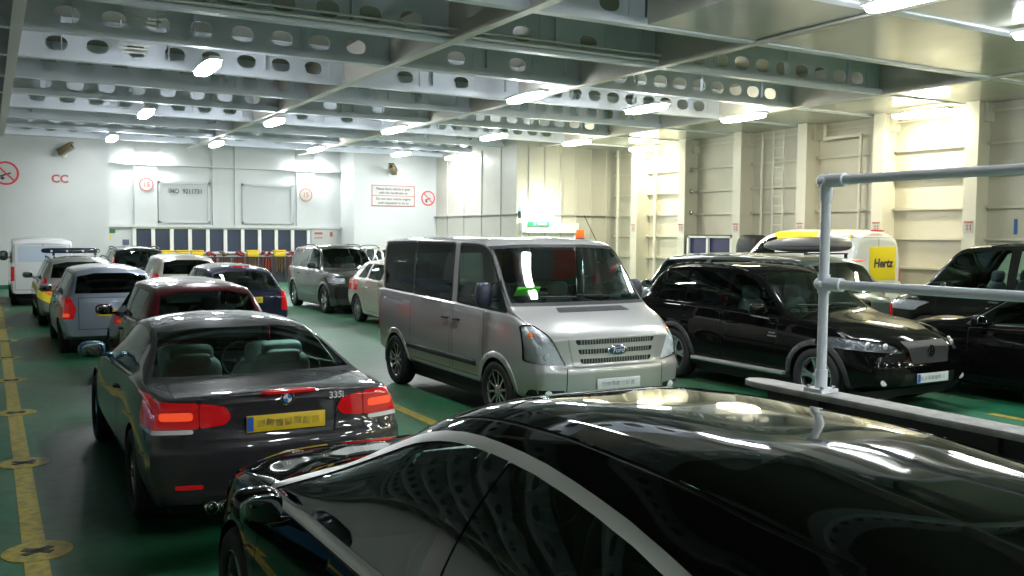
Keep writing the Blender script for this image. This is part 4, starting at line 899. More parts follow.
rb = empty('roof_box', (15.75, 14.55, 1.755), 0, 'long grey aerodynamic roof box on top of the dark estate', 'roof box')
bm = B(); superell(bm, (0, 0, 0.16), (0.42, 1.15, 0.17), 3.0, 32, 14)
for v in bm.verts:
    t = max(0, v.co.y)/1.15; v.co.z = 0.16+(v.co.z-0.16)*(1-0.45*t*t) - 0.04*t; v.co.x *= 1-0.2*t*t
fin('box_lid', bm, mat('roof_box_grey', (0.17, 0.17, 0.16), 0.35), rb, smooth=True)
bm = B(); superell(bm, (0, 0, 0.12), (0.435, 1.17, 0.022), 3.0, 32, 6)
for v in bm.verts: t = max(0, v.co.y)/1.15; v.co.x *= 1-0.2*t*t
fin('box_seam', bm, BLACK, rb, smooth=True)
YEL = mat('sign_yellow', (0.86, 0.68, 0.02), 0.4)
def hertz_hook(root, b, P):
    h, n = b.surf('Y', 0.05, 1.35, -1)
    bm = B(); boxv(bm, (0.16, h.y-0.006, 1.42), (0.98, 0.012, 0.86)); sg_ = fin('yellow_panel', bm, YEL, root, bevel=0.004)
    text('panel_lettering', 'Hertz', 0.30, (0.17, h.y-0.014, 1.42), (PI/2, 0, 0), SIGNBLACK, sg_, bold=0.012, shear=0.1)
    bm = B(); superell(bm, (0.0, 0.06, P['H']-0.05), (0.25, 0.03, 0.022), 4, 18, 6); fin('high_brake_light', bm, REDLENS, root, smooth=True)
    for sx in (-0.72, 0.75):
        h, n = b.surf('Y', sx, 2.12, -1); bm = B(); boxv(bm, (sx, h.y-0.004, 2.08), (0.14, 0.012, 0.11)); fin('yellow_patch', bm, YEL, root)
vehicle(dict(name='van', cat='van', label='white rental van with yellow square panel on its back doors, by the side wall', toward=False, X=19.6, Y=15.7, L=5.0, hw=0.97, H=2.3, kind='hatch',
    zt=2.2, hf=1.0, zc=1.4, yc=4.05, yrf=3.1, rr=0.2, belt=(1.3, 1.25), top=[(0, 2.02), (0.05, 2.14), (0.15, 2.22), (0.8, 2.30), (2.6, 2.30), (3.1, 2.2), (4.05, 1.42), (4.3, 1.30), (4.8, 1.05), (5.0, 0.9)],
    bot=[(0, 0.4), (5.0, 0.35)], plan=[(0, 0.93), (1.5, 0.97), (4.2, 0.96), (5.0, 0.85)], roofw=[(0, 0.72), (1.5, 0.76), (3.1, 0.74), (4.05, 0.86), (5.0, 0.7)], crown=[(0, 0.12), (3.1, 0.1), (5.0, 0.08)], paint=P_WHITE, kw=dict(rplan=0.06, tuck=(0.03, 0.03), bulge=0.03),
    windows=[(2.7, 2.7, 3.9, 3.3)], mt=0.1, yf=4.1, yr=1.0, R=0.34, hook=hertz_hook,
    lamps=[('tail_light', REDLENS, LA(0.84, 0.97, 0.95, 1.45), -1, dict(nmin=0.02)), ('headlight', G_LENS, LA(0.5, 0.88, 0.8, 1.0), 1, dict(bowl=0.03))],
    sides=[('yellow_stripe', YEL, [(1.3, 2.02), (1.3, 2.22), (2.8, 2.22), (2.8, 2.02)], 0.003)],
    rgaps=[LA(-0.86, 0.86, 0.5, 2.08), LA(-0.006, 0.012, 0.5, 2.08)], plate_r=(0.72, PLATE_Y), mirror=(3.6, 1.5), msize=(0.12, 0.06, 0.16), mpaint=BLACK, headz=1.5, doors=[(2.6, 3.6)], wipers=False))
cs = empty('covered_stack', (20.75, 21.3, 0), 0, 'stack under a dark tarpaulin standing by the side wall ahead of the white rental van', 'covered stack')
bm = B(); superell(bm, (0, 0, 1.06), (0.42, 0.42, 1.08), 5, 28, 16)
for v in bm.verts:
    if v.co.z < 1.9: v.co.x += 0.02*math.sin(v.co.z*4+math.atan2(v.co.y, v.co.x)*7); v.co.y += 0.02*math.sin(v.co.z*3+math.atan2(v.co.y, v.co.x)*8)
    if v.co.z < 0: v.co.z = 0
fin('tarpaulin', bm, mat('tarpaulin_dark', (0.015, 0.018, 0.02), 0.45), cs, smooth=True)
bm = B()
for zz in (0.7, 1.5): lathe(bm, [(0.45, zz-0.02), (0.47, zz), (0.45, zz+0.02)], 28, 'Z', close=False)
fin('strap', bm, FLOORYEL, cs)
vehicle(dict(label='blue car left of the yellow floor line, only its mirror tip in view', toward=False, X=-1.0, Y=6.9, L=4.4, hw=0.87, H=1.45, kind='sedan',
    zt=0.98, hf=0.72, zc=1.0, yc=3.3, yrf=2.6, rr=1.3, belt=(0.97, 0.91), paint=P_BLUE, windows=[(1.1, 1.3, 1.95, 2.0), (2.05, 2.1, 3.2, 2.7)], rearglass=(0.85, 1.25, 0.04, 0.02, 0.0), yf=3.6, yr=0.9, R=0.31,
    lamps=[('tail_light', REDLENS, LA(0.5, 0.86, 0.75, 0.9), -1, dict(nmin=0.02)), ('headlight', G_LENS, LA(0.45, 0.84, 0.6, 0.72), 1, dict(bowl=0.03))],
    doors=[(1.15, 2.02), (2.04, 3.15)], plate_r=(0.55, PLATE_Y), mirror=(2.95, 0.99), msize=(0.11, 0.06, 0.085)))
# ------------------------------------------------------------------ the deck: floor, bulkheads, deckhead
def struct(o, label=None): o['kind'] = 'structure'; 
def sbox(name, a, b, m, bevel=0): bm = B(); box2(bm, a, b); o = fin(name, bm, m, bevel=bevel); o['kind'] = 'structure'; return o
fm = bpy.data.materials.new('green_deck_paint'); fm.use_nodes = True; nt = fm.node_tree; b_ = nt.nodes['Principled BSDF']
tc = nt.nodes.new('ShaderNodeTexCoord'); n1 = nt.nodes.new('ShaderNodeTexNoise'); n2 = nt.nodes.new('ShaderNodeTexNoise'); rp = nt.nodes.new('ShaderNodeValToRGB'); mx = nt.nodes.new('ShaderNodeMixRGB'); r2 = nt.nodes.new('ShaderNodeValToRGB')
n1.inputs['Scale'].default_value = 0.55; n1.inputs['Detail'].default_value = 6; n2.inputs['Scale'].default_value = 7; n2.inputs['Detail'].default_value = 4
nt.links.new(tc.outputs['Object'], n1.inputs['Vector']); nt.links.new(tc.outputs['Object'], n2.inputs['Vector'])
rp.color_ramp.elements[0].position = 0.42; rp.color_ramp.elements[0].color = (0.012, 0.125, 0.055, 1); rp.color_ramp.elements[1].position = 0.72; rp.color_ramp.elements[1].color = (0.075, 0.14, 0.075, 1)
r2.color_ramp.elements[0].position = 0.30; r2.color_ramp.elements[0].color = (0.55, 0.55, 0.55, 1); r2.color_ramp.elements[1].position = 0.55; r2.color_ramp.elements[1].color = (1, 1, 1, 1)
mx.blend_type = 'MULTIPLY'; mx.inputs[0].default_value = 0.8
nt.links.new(n1.outputs['Fac'], rp.inputs['Fac']); nt.links.new(n2.outputs['Fac'], r2.inputs['Fac']); nt.links.new(rp.outputs[0], mx.inputs[1]); nt.links.new(r2.outputs[0], mx.inputs[2]); nt.links.new(mx.outputs[0], b_.inputs['Base Color'])
b_.inputs['Roughness'].default_value = 0.42; b_.inputs['Specular IOR Level'].default_value = 0.38
X0, X1, Y0, Y1 = -8.0, 22.0, -14.0, 37.5
sbox('floor', (X0-0.2, Y0-0.2, -0.25), (X1+0.2, 39.5, 0.0), fm)
sbox('wall_left', (X0-0.2, Y0-0.2, 0), (X0, 39.5, 6.4), WALLWHITE)
sbox('wall_back', (X0, Y0-0.2, 0), (X1, Y0, 6.4), WALLWHITE)
sbox('wall_right', (X1, Y0-0.2, 0), (X1+0.2, 39.5, 6.4), mat('side_wall_paint', (0.55, 0.53, 0.44), 0.4, noise=(0.6, (0.48, 0.46, 0.38), 0.3, 0.6)))
sbox('wall_front_left', (X0, 37.5, 0), (3.95, 39.5, 6.4), WALLWHITE)
sbox('wall_front_right', (13.55, 37.5, 0), (17.5, 39.5, 6.4), WALLWHITE)
sbox('wall_front', (3.95, 39.2, 0), (13.55, 39.5, 6.4), WALLWHITE)
CASING = mat('casing_paint', (0.50, 0.49, 0.43), 0.38, noise=(0.6, (0.45, 0.44, 0.38), 0.3, 0.6))
sbox('wall_casing', (17.4, 30.3, 0), (22.0, 37.55, 6.4), CASING)
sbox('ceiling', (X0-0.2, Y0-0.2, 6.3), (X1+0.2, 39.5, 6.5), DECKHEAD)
sbox('baseboard_front', (X0, 37.46, 0), (3.95, 37.5, 0.14), mat('green_skirting', (0.02, 0.13, 0.08), 0.4))
# beams: perforated web with a flange, shared mesh, one object each
ZF = 5.45
def beam_mesh():
    bm = B(); x = X0
    def cell(xa, xb, hole):
        za, zb_ = ZF+0.10, 6.3
        if not hole:
            for yy in (0.0,): bm.faces.new([bm.verts.new(p) for p in ((xa, yy, za), (xb, yy, za), (xb, yy, zb_), (xa, yy, zb_))])
            return
        cx, cz = (xa+xb)/2, ZF+0.325; rw, rh, n = 0.20, 0.14, 20
        H, O = [], []
        for i in range(n):
            a = 2*PI*i/n+PI/n; c, s_ = math.cos(a), math.sin(a)
            H.append(bm.verts.new((cx+rw*math.copysign(abs(c)**0.8, c), 0, cz+rh*math.copysign(abs(s_)**0.8, s_))))
            kx = ((xb-cx) if c > 0 else (cx-xa))/abs(c); kz = ((zb_-cz) if s_ > 0 else (cz-za))/abs(s_); k = min(kx, kz)
            O.append(bm.verts.new((cx+k*c, 0, cz+k*s_)))
        for i in range(n):
            j = (i+1) % n; bm.faces.new((H[i], H[j], O[j], O[i]))
            p, q = O[i].co, O[j].co
            if abs(p.x-q.x) > 1e-4 and abs(p.z-q.z) > 1e-4:
                cxx = xb if (p.x+q.x)/2 > cx else xa; czz = zb_ if (p.z+q.z)/2 > cz else za
                bm.faces.new((O[i], O[j], bm.verts.new((cxx, 0, czz))))
    k = 0
    while x < X1-0.01:
        wdt = 0.74 if x < 11.6 else 0.60
        xb = min(X1, x+wdt)
        hole = not (6.6 < x < 7.6 or 11.2 < x < 12.1 or 0.0 < x < 0.8 or x > 17.6 or xb-x < 0.4)
        if 7.5 < x < 11.3 and k % 2: hole = False
        cell(x, xb, hole); x = xb; k += 1
    bmesh.ops.remove_doubles(bm, verts=bm.verts, dist=1e-4)
    for fc in bm.faces:
        fc.normal_update()
        if fc.normal.y > 0: fc.normal_flip()
    bmesh.ops.solidify(bm, geom=bm.faces[:], thickness=0.018)
    box2(bm, (X0, -0.10, ZF), (X1, 0.10, ZF+0.13))
    for xs in range(-7, 21, 2): box2(bm, (xs*1.0+0.33, -0.09, ZF+0.19), (xs*1.0+0.345, 0.0, 6.3))
    me = bpy.data.meshes.new('ceiling_beam'); bm.to_mesh(me); bm.free(); me.materials.append(BEAMPAINT); return me
bme = beam_mesh()
YB = [36.9-2.75*k for k in range(19)]
for y in YB:
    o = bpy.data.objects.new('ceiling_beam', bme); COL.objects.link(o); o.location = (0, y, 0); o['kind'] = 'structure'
for x in (-6.2, 0.48, 7.15, 11.75, 18.45):
    bm = B(); box2(bm, (x-0.09, Y0, ZF-0.02), (x+0.09, 39.2 if 4 < x < 13.5 else (37.5 if x < 17 else 30.3), ZF+0.012)); box2(bm, (x-0.009, Y0, ZF), (x+0.009, 37.4 if x < 17 else 30.3, 6.3))
    o = fin('ceiling_girder', bm, mat('girder_paint', (0.60, 0.58, 0.52), 0.4)); o['kind'] = 'structure'
# plated soffit between the flanges on the right and above the camera
for k, (a, c) in enumerate((((11.84, Y0), (X1, 12.1)), ((9.35, Y0), (11.66, 12.1)), ((18.54, 12.1), (X1, 30.3)))):
    ys = [c[1]]
    bm = B(); box2(bm, (a[0], a[1], ZF+0.03), (c[0], c[1], ZF+0.05)); o = fin('ceiling_soffit', bm, SOFFIT); o['kind'] = 'structure'
bm = B(); box2(bm, (9.33, Y0, ZF+0.03), (9.345, 12.1, 6.3)); o = fin('ceiling_soffit', bm, SOFFIT); o['kind'] = 'structure'
# side wall frames and stringers
FRAMEP = mat('frame_paint', (0.62, 0.60, 0.51), 0.35)
for k in range(11):
    y = 28.15-2.75*k; bm = B(); box2(bm, (21.28, y-0.18, 0), (21.31, y+0.18, 5.47)); box2(bm, (21.31, y-0.015, 0), (22.0, y+0.015, 5.47)); box2(bm, (21.7, y-0.12, 5.0), (22.0, y+0.12, 5.47))
    o = fin('wall_frame', bm, FRAMEP); o['kind'] = 'structure'
for z in [0.48+0.8*i for i in range(7)]:
    if z > 5.4: continue
    bm = B(); box2(bm, (21.88, Y0, z-0.008), (22.0, 30.3, z+0.008)); box2(bm, (21.88, Y0, z-0.05), (21.895, 30.3, z)); o = fin('wall_stringer', bm, FRAMEP); o['kind'] = 'structure'
# casing: vertical stiffeners and the ledge
bm = B()
for i in range(6): box2(bm, (17.9+i*0.72, 30.24, 0), (17.93+i*0.72, 30.3, 5.45))
for i in range(4): box2(bm, (17.36, 31.5+i*1.6, 0), (17.4, 31.53+i*1.6, 5.45))
o = fin('wall_stiffeners', bm, CASING); o['kind'] = 'structure'
bm = B(); box2(bm, (17.28, 30.18, 2.84), (22.0, 30.3, 2.88)); box2(bm, (17.28, 30.18, 2.84), (17.4, 37.5, 2.88)); o = fin('wall_ledge', bm, mat('ledge_grey', (0.42, 0.41, 0.38), 0.5)); o['kind'] = 'structure'
# recess: pilasters, header, framed doors, window band
bm = B()
for xa, xb in ((3.95, 4.02), (5.05, 5.90), (8.05, 8.12), (8.95, 9.02), (11.55, 12.35)): box2(bm, (xa, 39.08, 2.3), (xb, 39.2, 6.3))
box2(bm, (3.95, 39.0, 4.72), (13.55, 39.2, 4.78)); box2(bm, (3.95, 39.0, 2.26), (13.55, 39.2, 2.36))
o = fin('trim_1', bm, WALLWHITE); o['kind'] = 'structure'
for k, (xa, xb) in enumerate(((5.95, 7.95), (9.25, 11.4))):
    bm = B()
    for a, c in (((xa, 2.45), (xb, 2.53)), ((xa, 4.02), (xb, 4.12)), ((xa, 2.45), (xa+0.08, 4.12)), ((xb-0.08, 2.45), (xb, 4.12))): box2(bm, (a[0], 39.1, a[1]), (c[0], 39.2, c[1]))
    box2(bm, (xa+0.08, 39.16, 2.53), (xb-0.08, 39.2, 4.02)); o = fin('door_%d' % (k+2), bm, mat('door_panel_grey', (0.47, 0.49, 0.49), 0.4)); o['kind'] = 'structure'
wn = empty('window_1', (0, 0, 0)); wn['kind'] = 'structure'
bm = B(); box2(bm, (5.0, 39.1, 1.2), (12.2, 39.16, 1.28)); box2(bm, (5.0, 39.1, 2.2), (12.2, 39.16, 2.28))
xs_ = [5.03+0.705*i for i in range(11)]
for x in xs_: box2(bm, (x-0.07, 39.1, 1.2), (x+0.07, 39.18, 2.28))
fin('window_frame', bm, WHITEPAINT, wn)
for a, c in zip(xs_, xs_[1:]):
    bm = B(); box2(bm, (a+0.05, 39.165, 1.25), (c-0.05, 39.19, 2.22)); fin('pane', bm, mat('dusk_pane', (0.045, 0.06, 0.09), 0.12), wn)
# doorway with lintel in the casing
bm = B(); box2(bm, (17.55, 30.1, 2.16), (20.1, 30.3, 2.55)); box2(bm, (17.55, 30.2, 0), (17.65, 30.3, 2.2)); box2(bm, (19.95, 30.2, 0), (20.05, 30.3, 2.2)); box2(bm, (17.65, 30.26, 0), (19.95, 30.3, 2.16))
o = fin('door_1', bm, WHITEPAINT); o['kind'] = 'structure'
# floor lane lines
for x in (0.22, 4.22, 10.3):
    o = sbox('floor_marking', (x-0.07, Y0+1, 0.0), (x+0.07, 36.5 if x < 10 else 6.6, 0.003), FLOORYEL)
# lashing pots on the left line
y = 6.62-2.62*2; first = None
for k in range(12):
    yy = 6.62+2.62*(k-1)
    if first is None:
        t = empty('lashing_pot', (0.235, yy, 0), 0, 'yellow lashing pot disc with a black cross in the yellow floor line', 'lashing point', 'lashing pots in the left floor line')
        bm = B(); lathe(bm, [(0.0, 0.0), (0.21, 0.0), (0.21, 0.005), (0.0, 0.007)], 32, 'Z', close=False); fin('disc', bm, FLOORYEL, t)
        bm = B(); boxv(bm, (0, 0, 0.008), (0.20, 0.055, 0.004), rz=0.6); boxv(bm, (0, 0, 0.008), (0.20, 0.055, 0.004), rz=-0.6); lathe(bm, [(0.0, 0.004), (0.045, 0.004), (0.045, 0.010), (0.0, 0.010)], 16, 'Z', close=False); fin('cross_slot', bm, FLOORBLK, t)
        first = t; index_kids()
    else:
        c = copy_tree(first); c.location = (0.235, yy, 0)
# ------------------------------------------------------------------ luminaires
TUBE_N = mat('tube_light', (1, 1, 1), 0.4, emit=(0.93, 0.97, 1.0), es=66.0)
TUBE_W = mat('tube_light_warm', (1, 1, 1), 0.4, emit=(1.0, 0.95, 0.70), es=60.0)
def luminaire(x, y, z, warm, label, rz=0.0, power=1.0, flip=0.0, name='ceiling_light'):
    t = empty(name, (x, y, z), rz, label, 'light', 'twin-tube lights under the deckhead' if name == 'ceiling_light' else 'tube lights high on the end wall')
    bm = B(); boxv(bm, (0, 0, 0.06), (0.25, 1.62, 0.06)); boxv(bm, (0, 0.45, 0.115), (0.05, 0.04, 0.06)); boxv(bm, (0, -0.45, 0.115), (0.05, 0.04, 0.06)); hs = fin('housing', bm, WHITEPAINT, t)
    bm = B(); superell(bm, (0, 0, -0.01), (0.14, 0.80, 0.075), 4, 16, 8); fin('diffuser', bm, TUBE_W if warm else TUBE_N, t, smooth=True)
    ld = bpy.data.lights.new('tube', 'AREA'); ld.shape = 'RECTANGLE'; ld.size = 0.24; ld.size_y = 1.5; ld.energy = LAMP_W*power
    ld.color = (1.0, 0.90, 0.62) if warm else (0.96, 0.98, 1.0)
    lo = bpy.data.objects.new('tube', ld); COL.objects.link(lo); lo.parent = t; lo.location = (0, 0, -0.09)
    return t
def where(x, y):
    a = ('first', 'second', 'third', 'fourth', 'fifth', 'sixth')[min(5, max(0, [3.77, 7.25, 10.95, 14.45, 17.7, 20.9].index(x)))]
    return a
cols = [3.77, 7.25, 10.95, 14.45, 17.7, 20.9]
for j, yy in enumerate((34.5, 26.7, 18.65, 8.3, -1.0, -9.0)):
    for i, x in enumerate(cols):
        if j == 2 and i == 1: continue
        if x > 17 and j == 0: continue
        y = yy
        if i == 5: y = {1: 27.1, 2: 15.6}.get(j, yy)
        zz = 5.27 if j < 3 else 5.33
        row = ('row nearest the end wall', 'middle row of the deckhead', 'nearest full row in view', 'row just ahead overhead', 'row above the camera', 'row behind the camera')[j]
        luminaire(x, y, zz, x > 14.6, 'lit tube light, %s from the left in the %s' % (where(x, y), row))
luminaire(16.95, 34.7, 5.27, False, 'lit tube light under the deckhead, in the corner beside the casing')
for x in (5.45, 12.1): luminaire(x, 38.9, 4.98, False, 'lit tube set crosswise over the recess, at its %s end' % ('left' if x < 8 else 'right'), rz=PI/2, name='wall_light', power=0.3)
# ------------------------------------------------------------------ railing on the coaming beside the near car
RX = 3.88
bm = B(); prism(bm, [(RX-0.075, Y0+4), (RX-0.085, 3.88), (RX-0.06, 3.96), (RX, 4.0), (RX+0.06, 3.96), (RX+0.085, 3.88), (RX+0.085, Y0+4)], 'Z', 1.215, 1.25)
cg = fin('ramp_coaming', bm, COAMING, bevel=0.006); tag(cg, None)
co = empty('ramp_edge', (RX, 4.0, 0), 0, 'grey flat-topped ramp edge with a rounded tip, beyond the nearest black car', 'ramp edge')
cg.name = 'top_plate'; cg.parent = co; cg.matrix_parent_inverse = Matrix.Translation((-RX, -4.0, 0))
bm = B(); box2(bm, (-0.04, Y0, 0), (0.05, -0.20, 1.215))
for yy in range(0, 17): box2(bm, (-0.07, -0.6-yy*1.0, 0.0), (-0.04, -0.58-yy*1.0, 1.21))
fin('side_plate', bm, mat('coaming_black', (0.02, 0.02, 0.02), 0.5), co)
rl = empty('railing', (RX, 3.45, 1.25), 0, 'white tubular railing with two rails standing on the grey ramp edge', 'railing')
for k, yy in enumerate((0.0, -2.4, -4.8)):
    bm = B(); tube(bm, (0, yy, 0), (0, yy, 1.15), 0.026, 20); boxv(bm, (0, yy, 0.010), (0.125, 0.125, 0.02)); lathe_ = tube(bm, (0, yy, 0.02), (0, yy, 0.12), 0.032, 20)
    tube(bm, (0, yy, 1.02), (0, yy, 1.14), 0.033, 20); tube(bm, (0, yy, 0.53), (0, yy, 0.63), 0.033, 20)
    p = fin('post', bm, RAILPAINT, rl, smooth=True, auto=35)
    bm = B()
    for sx in (-0.045, 0.045):
        for sy in (-0.045, 0.045): tube(bm, (sx, yy+sy, 0.02), (sx, yy+sy, 0.034), 0.011, 6)
    fin('bolt', bm, ALLOY, p)
for nm, z in (('top_rail', 1.13), ('mid_rail', 0.58)):
    bm = B(); tube(bm, (0, 0.02, z), (0, -6.5, z), 0.0245, 20); superell(bm, (0, 0.02, z), (0.036, 0.04, 0.036), 2, 16, 8); tube(bm, (0, -0.02, z), (0, -0.12, z), 0.036, 16)
    superell(bm, (-0.035, 0, z), (0.012, 0.018, 0.018), 2, 12, 6)
    fin(nm, bm, RAILPAINT, rl, smooth=True, auto=35)
# ------------------------------------------------------------------ signs and lettering (flat, on the end wall)
def ring_sign(x, y, z, rad, m, label, body=None, slash=False, cat='sign', grp=None, ang=0.6):
    t = empty('round_sign', (x, y, z), 0, label, cat)
    bm = B(); lathe(bm, [(0, 0), (rad, 0), (rad, -0.008), (0, -0.008)], 40, 'Y', close=False); fin('sign_face', bm, SIGNWHITE, t)
    bm = B(); lathe(bm, [(rad*0.84, -0.009), (rad, -0.009), (rad, -0.014), (rad*0.84, -0.014), (rad*0.84, -0.009)], 40, 'Y', close=False); fin('sign_ring', bm, m, t)
    if slash:
        bm = B(); boxv(bm, (0, -0.012, 0), (rad*1.75, 0.006, rad*0.13), ry=PI/4); fin('sign_bar', bm, m, t)
        bm = B(); boxv(bm, (-0.01, -0.010, -rad*0.12), (rad*0.85, 0.004, rad*0.13), ry=-0.35); superell(bm, (-rad*0.25, -0.010, -rad*0.42), (rad*0.16, 0.003, rad*0.14), 2, 12, 6); fin('sign_pictogram', bm, SIGNBLACK, t)
    if body: text('sign_number', body, rad*0.95, (0, -0.012, 0), (PI/2, 0, 0), m, t, bold=0.004)
    return t
ring_sign(0.59, 37.49, 4.12, 0.42, REDSIGN, 'round no smoking sign with red ring at the far left of the end wall', slash=True)
ring_sign(17.0, 37.49, 3.66, 0.33, REDSIGN, 'round no smoking sign with red ring beside the boxed notice', slash=True)
BR = mat('sign_brown', (0.45, 0.20, 0.12), 0.5)
ring_sign(5.50, 39.07, 3.95, 0.27, PINKSIGN, 'round numbered sign under the left crosswise tube light', body='15')
ring_sign(11.95, 39.07, 3.72, 0.29, BR, 'round numbered sign under the right crosswise tube light', body='15')
tag(text('painted_lettering', 'CC', 0.40, (2.32, 37.49, 3.97), (PI/2, 0, 0), PINKSIGN, bold=0.014), 'faded red letters CC painted on the end wall', 'lettering')
tag(text('painted_lettering', 'IMO  9211731', 0.25, (7.0, 39.13, 3.72), (PI/2, 0, 0), mat('lettering_grey', (0.14, 0.14, 0.15), 0.5), bold=0.008, sx=0.9), 'black IMO number lettering on the grey panel in the recess', 'lettering')
nb = empty('notice_board', (15.35, 37.49, 3.72), 0, 'white notice with thin red border about leaving vehicles in gear', 'sign')
bm = B(); boxv(bm, (0, -0.006, 0), (2.02, 0.012, 0.90)); fin('board', bm, SIGNWHITE, nb)
bm = B()
for a, c in (((-1.0, 0.42), (1.0, 0.45)), ((-1.0, -0.45), (1.0, -0.42)), ((-1.0, -0.45), (-0.97, 0.45)), ((0.97, -0.45), (1.0, 0.45)), ((-1.0, -0.015), (1.0, 0.01))): box2(bm, (a[0], -0.018, a[1]), (c[0], -0.012, c[1]))
fin('border', bm, PINKSIGN, nb)
for z, tx in ((0.29, 'Please leave vehicle in gear'), (0.12, 'with the handbrake on'), (-0.14, 'Do not start vehicle engine'), (-0.31, 'until requested to do so')):
    text('notice_text', tx, 0.145, (0, -0.014, z), (PI/2, 0, 0), SIGNBLACK, nb, ext=0.001, bold=0.002)
# panel with red marks right of the window band, and the small green and blue plates left of it
nb = empty('notice_board', (12.75, 39.07, 1.85), 0, 'pale panel with red blocks right of the dark window band', 'sign')
bm = B(); boxv(bm, (0, -0.01, 0), (1.15, 0.02, 0.85)); fin('board', bm, SIGNWHITE, nb)
bm = B(); boxv(bm, (-0.25, -0.024, 0.22), (0.36, 0.006, 0.09)); boxv(bm, (0.32, -0.024, 0.18), (0.13, 0.006, 0.2)); boxv(bm, (-0.25, -0.024, 0.02), (0.36, 0.006, 0.04)); fin('red_block', bm, PINKSIGN, nb)
def plaque(x, y, z, w_, h_, m, label, border=None):
    bm = B(); boxv(bm, (x, y-0.01, z), (w_, 0.02, h_)); o = fin('wall_plaque', bm, m, bevel=0.003); tag(o, label, 'sign'); return o
plaque(4.18, 39.18, 2.10, 0.32, 0.16, mat('plaque_green', (0.05, 0.16, 0.06), 0.5), 'small green plaque in the recess beside the end wall corner')
plaque(4.10, 39.18, 1.84, 0.16, 0.16, YELLOWP, 'small yellow square plaque below the green plaque')
plaque(4.72, 39.18, 1.66, 0.24, 0.22, mat('plaque_blue', (0.10, 0.12, 0.18), 0.5), 'small dark blue square plaque left of the window band')
# emergency exit sign and flood lamp on the casing
ex = empty('exit_sign', (18.25, 30.09, 2.45), 0, 'dark green exit sign under the bright flood lamp on the casing', 'sign')
bm = B(); boxv(bm, (0, -0.02, 0.05), (0.95, 0.04, 0.18)); fin('sign_face', bm, mat('exit_green', (0.02, 0.28, 0.12), 0.4, emit=(0.02, 0.5, 0.2), es=0.15), ex)
bm = B(); boxv(bm, (0.1, -0.045, 0.05), (0.30, 0.006, 0.05)); boxv(bm, (-0.2, -0.045, 0.05), (0.06, 0.006, 0.12)); prism(bm, [(0.25, -0.02), (0.25, 0.12), (0.36, 0.05)], 'Y', -0.048, -0.042); fin('arrow', bm, SIGNWHITE, ex)
fl = empty('flood_lamp', (18.35, 30.05, 2.98), 0, 'glaring round flood lamp above the green exit sign', 'light')
bm = B(); superell(bm, (0, 0, 0), (0.30, 0.10, 0.30), 2.6, 20, 10); boxv(bm, (0, 0.05, 0), (0.1, 0.16, 0.2)); fin('housing', bm, WHITEPAINT, fl, smooth=True)
bm = B(); superell(bm, (0, -0.16, 0), (0.40, 0.14, 0.36), 2, 24, 12); fin('lamp_glass', bm, mat('flood_glow', (1, 1, 1), 0.4, emit=(0.96, 1.0, 0.84), es=60.0), fl, smooth=True)
bl = empty('beacon_lamp', (17.45, 30.2, 3.0), 0, 'small green alarm lamp on the casing corner', 'light')
bm = B(); tube(bm, (0, -0.06, -0.3), (0, -0.06, -0.02), 0.07, 12); fin('housing', bm, SIGNBLACK, bl)
bm = B(); superell(bm, (0, -0.06, 0.06), (0.07, 0.07, 0.09), 2, 14, 8); fin('lamp_glass', bm, mat('green_glow', (0.1, 0.9, 0.5), 0.3, emit=(0.1, 1.0, 0.55), es=2.5), bl, smooth=True)
# CCTV cameras
def cctv(x, y, z, label, yawc, m):
    t = empty('security_camera', (x, y, z), 0, label, 'camera')
    bm = B(); tube(bm, (0, 0, 0), (0, -0.10, 0), 0.07, 14); tube(bm, (0, -0.08, 0), (0.0, -0.32, 0.10), 0.022, 10); fin('bracket', bm, WHITEPAINT, t)
    M = Matrix.Translation((0, -0.42, 0.2)) @ Matrix.Rotation(yawc, 4, 'Z') @ Matrix.Rotation(-0.45, 4, 'X')
    bm = B(); bmesh.ops.create_cube(bm, size=1.0, matrix=M @ Matrix.Diagonal((0.22, 0.56, 0.21, 1))); bmesh.ops.create_cube(bm, size=1.0, matrix=M @ Matrix.Translation((0, -0.03, 0.12)) @ Matrix.Diagonal((0.26, 0.66, 0.02, 1))); fin('camera_housing', bm, m, t, bevel=0.012)
    bm = B(); lathe(bm, [(0, -0.288), (0.07, -0.288), (0.07, -0.25), (0, -0.25)], 16, 'Y', close=False); bmesh.ops.transform(bm, matrix=M, verts=bm.verts); fin('lens', bm, GLOSSBLACK, t, smooth=True)
CB = mat('camera_brown', (0.22, 0.17, 0.10), 0.5)
cctv(2.50, 37.48, 4.82, 'brown security camera on the end wall above the letters CC', 0.9, CB)
cctv(15.15, 37.48, 4.62, 'brown security camera above the boxed notice', -0.7, CB)
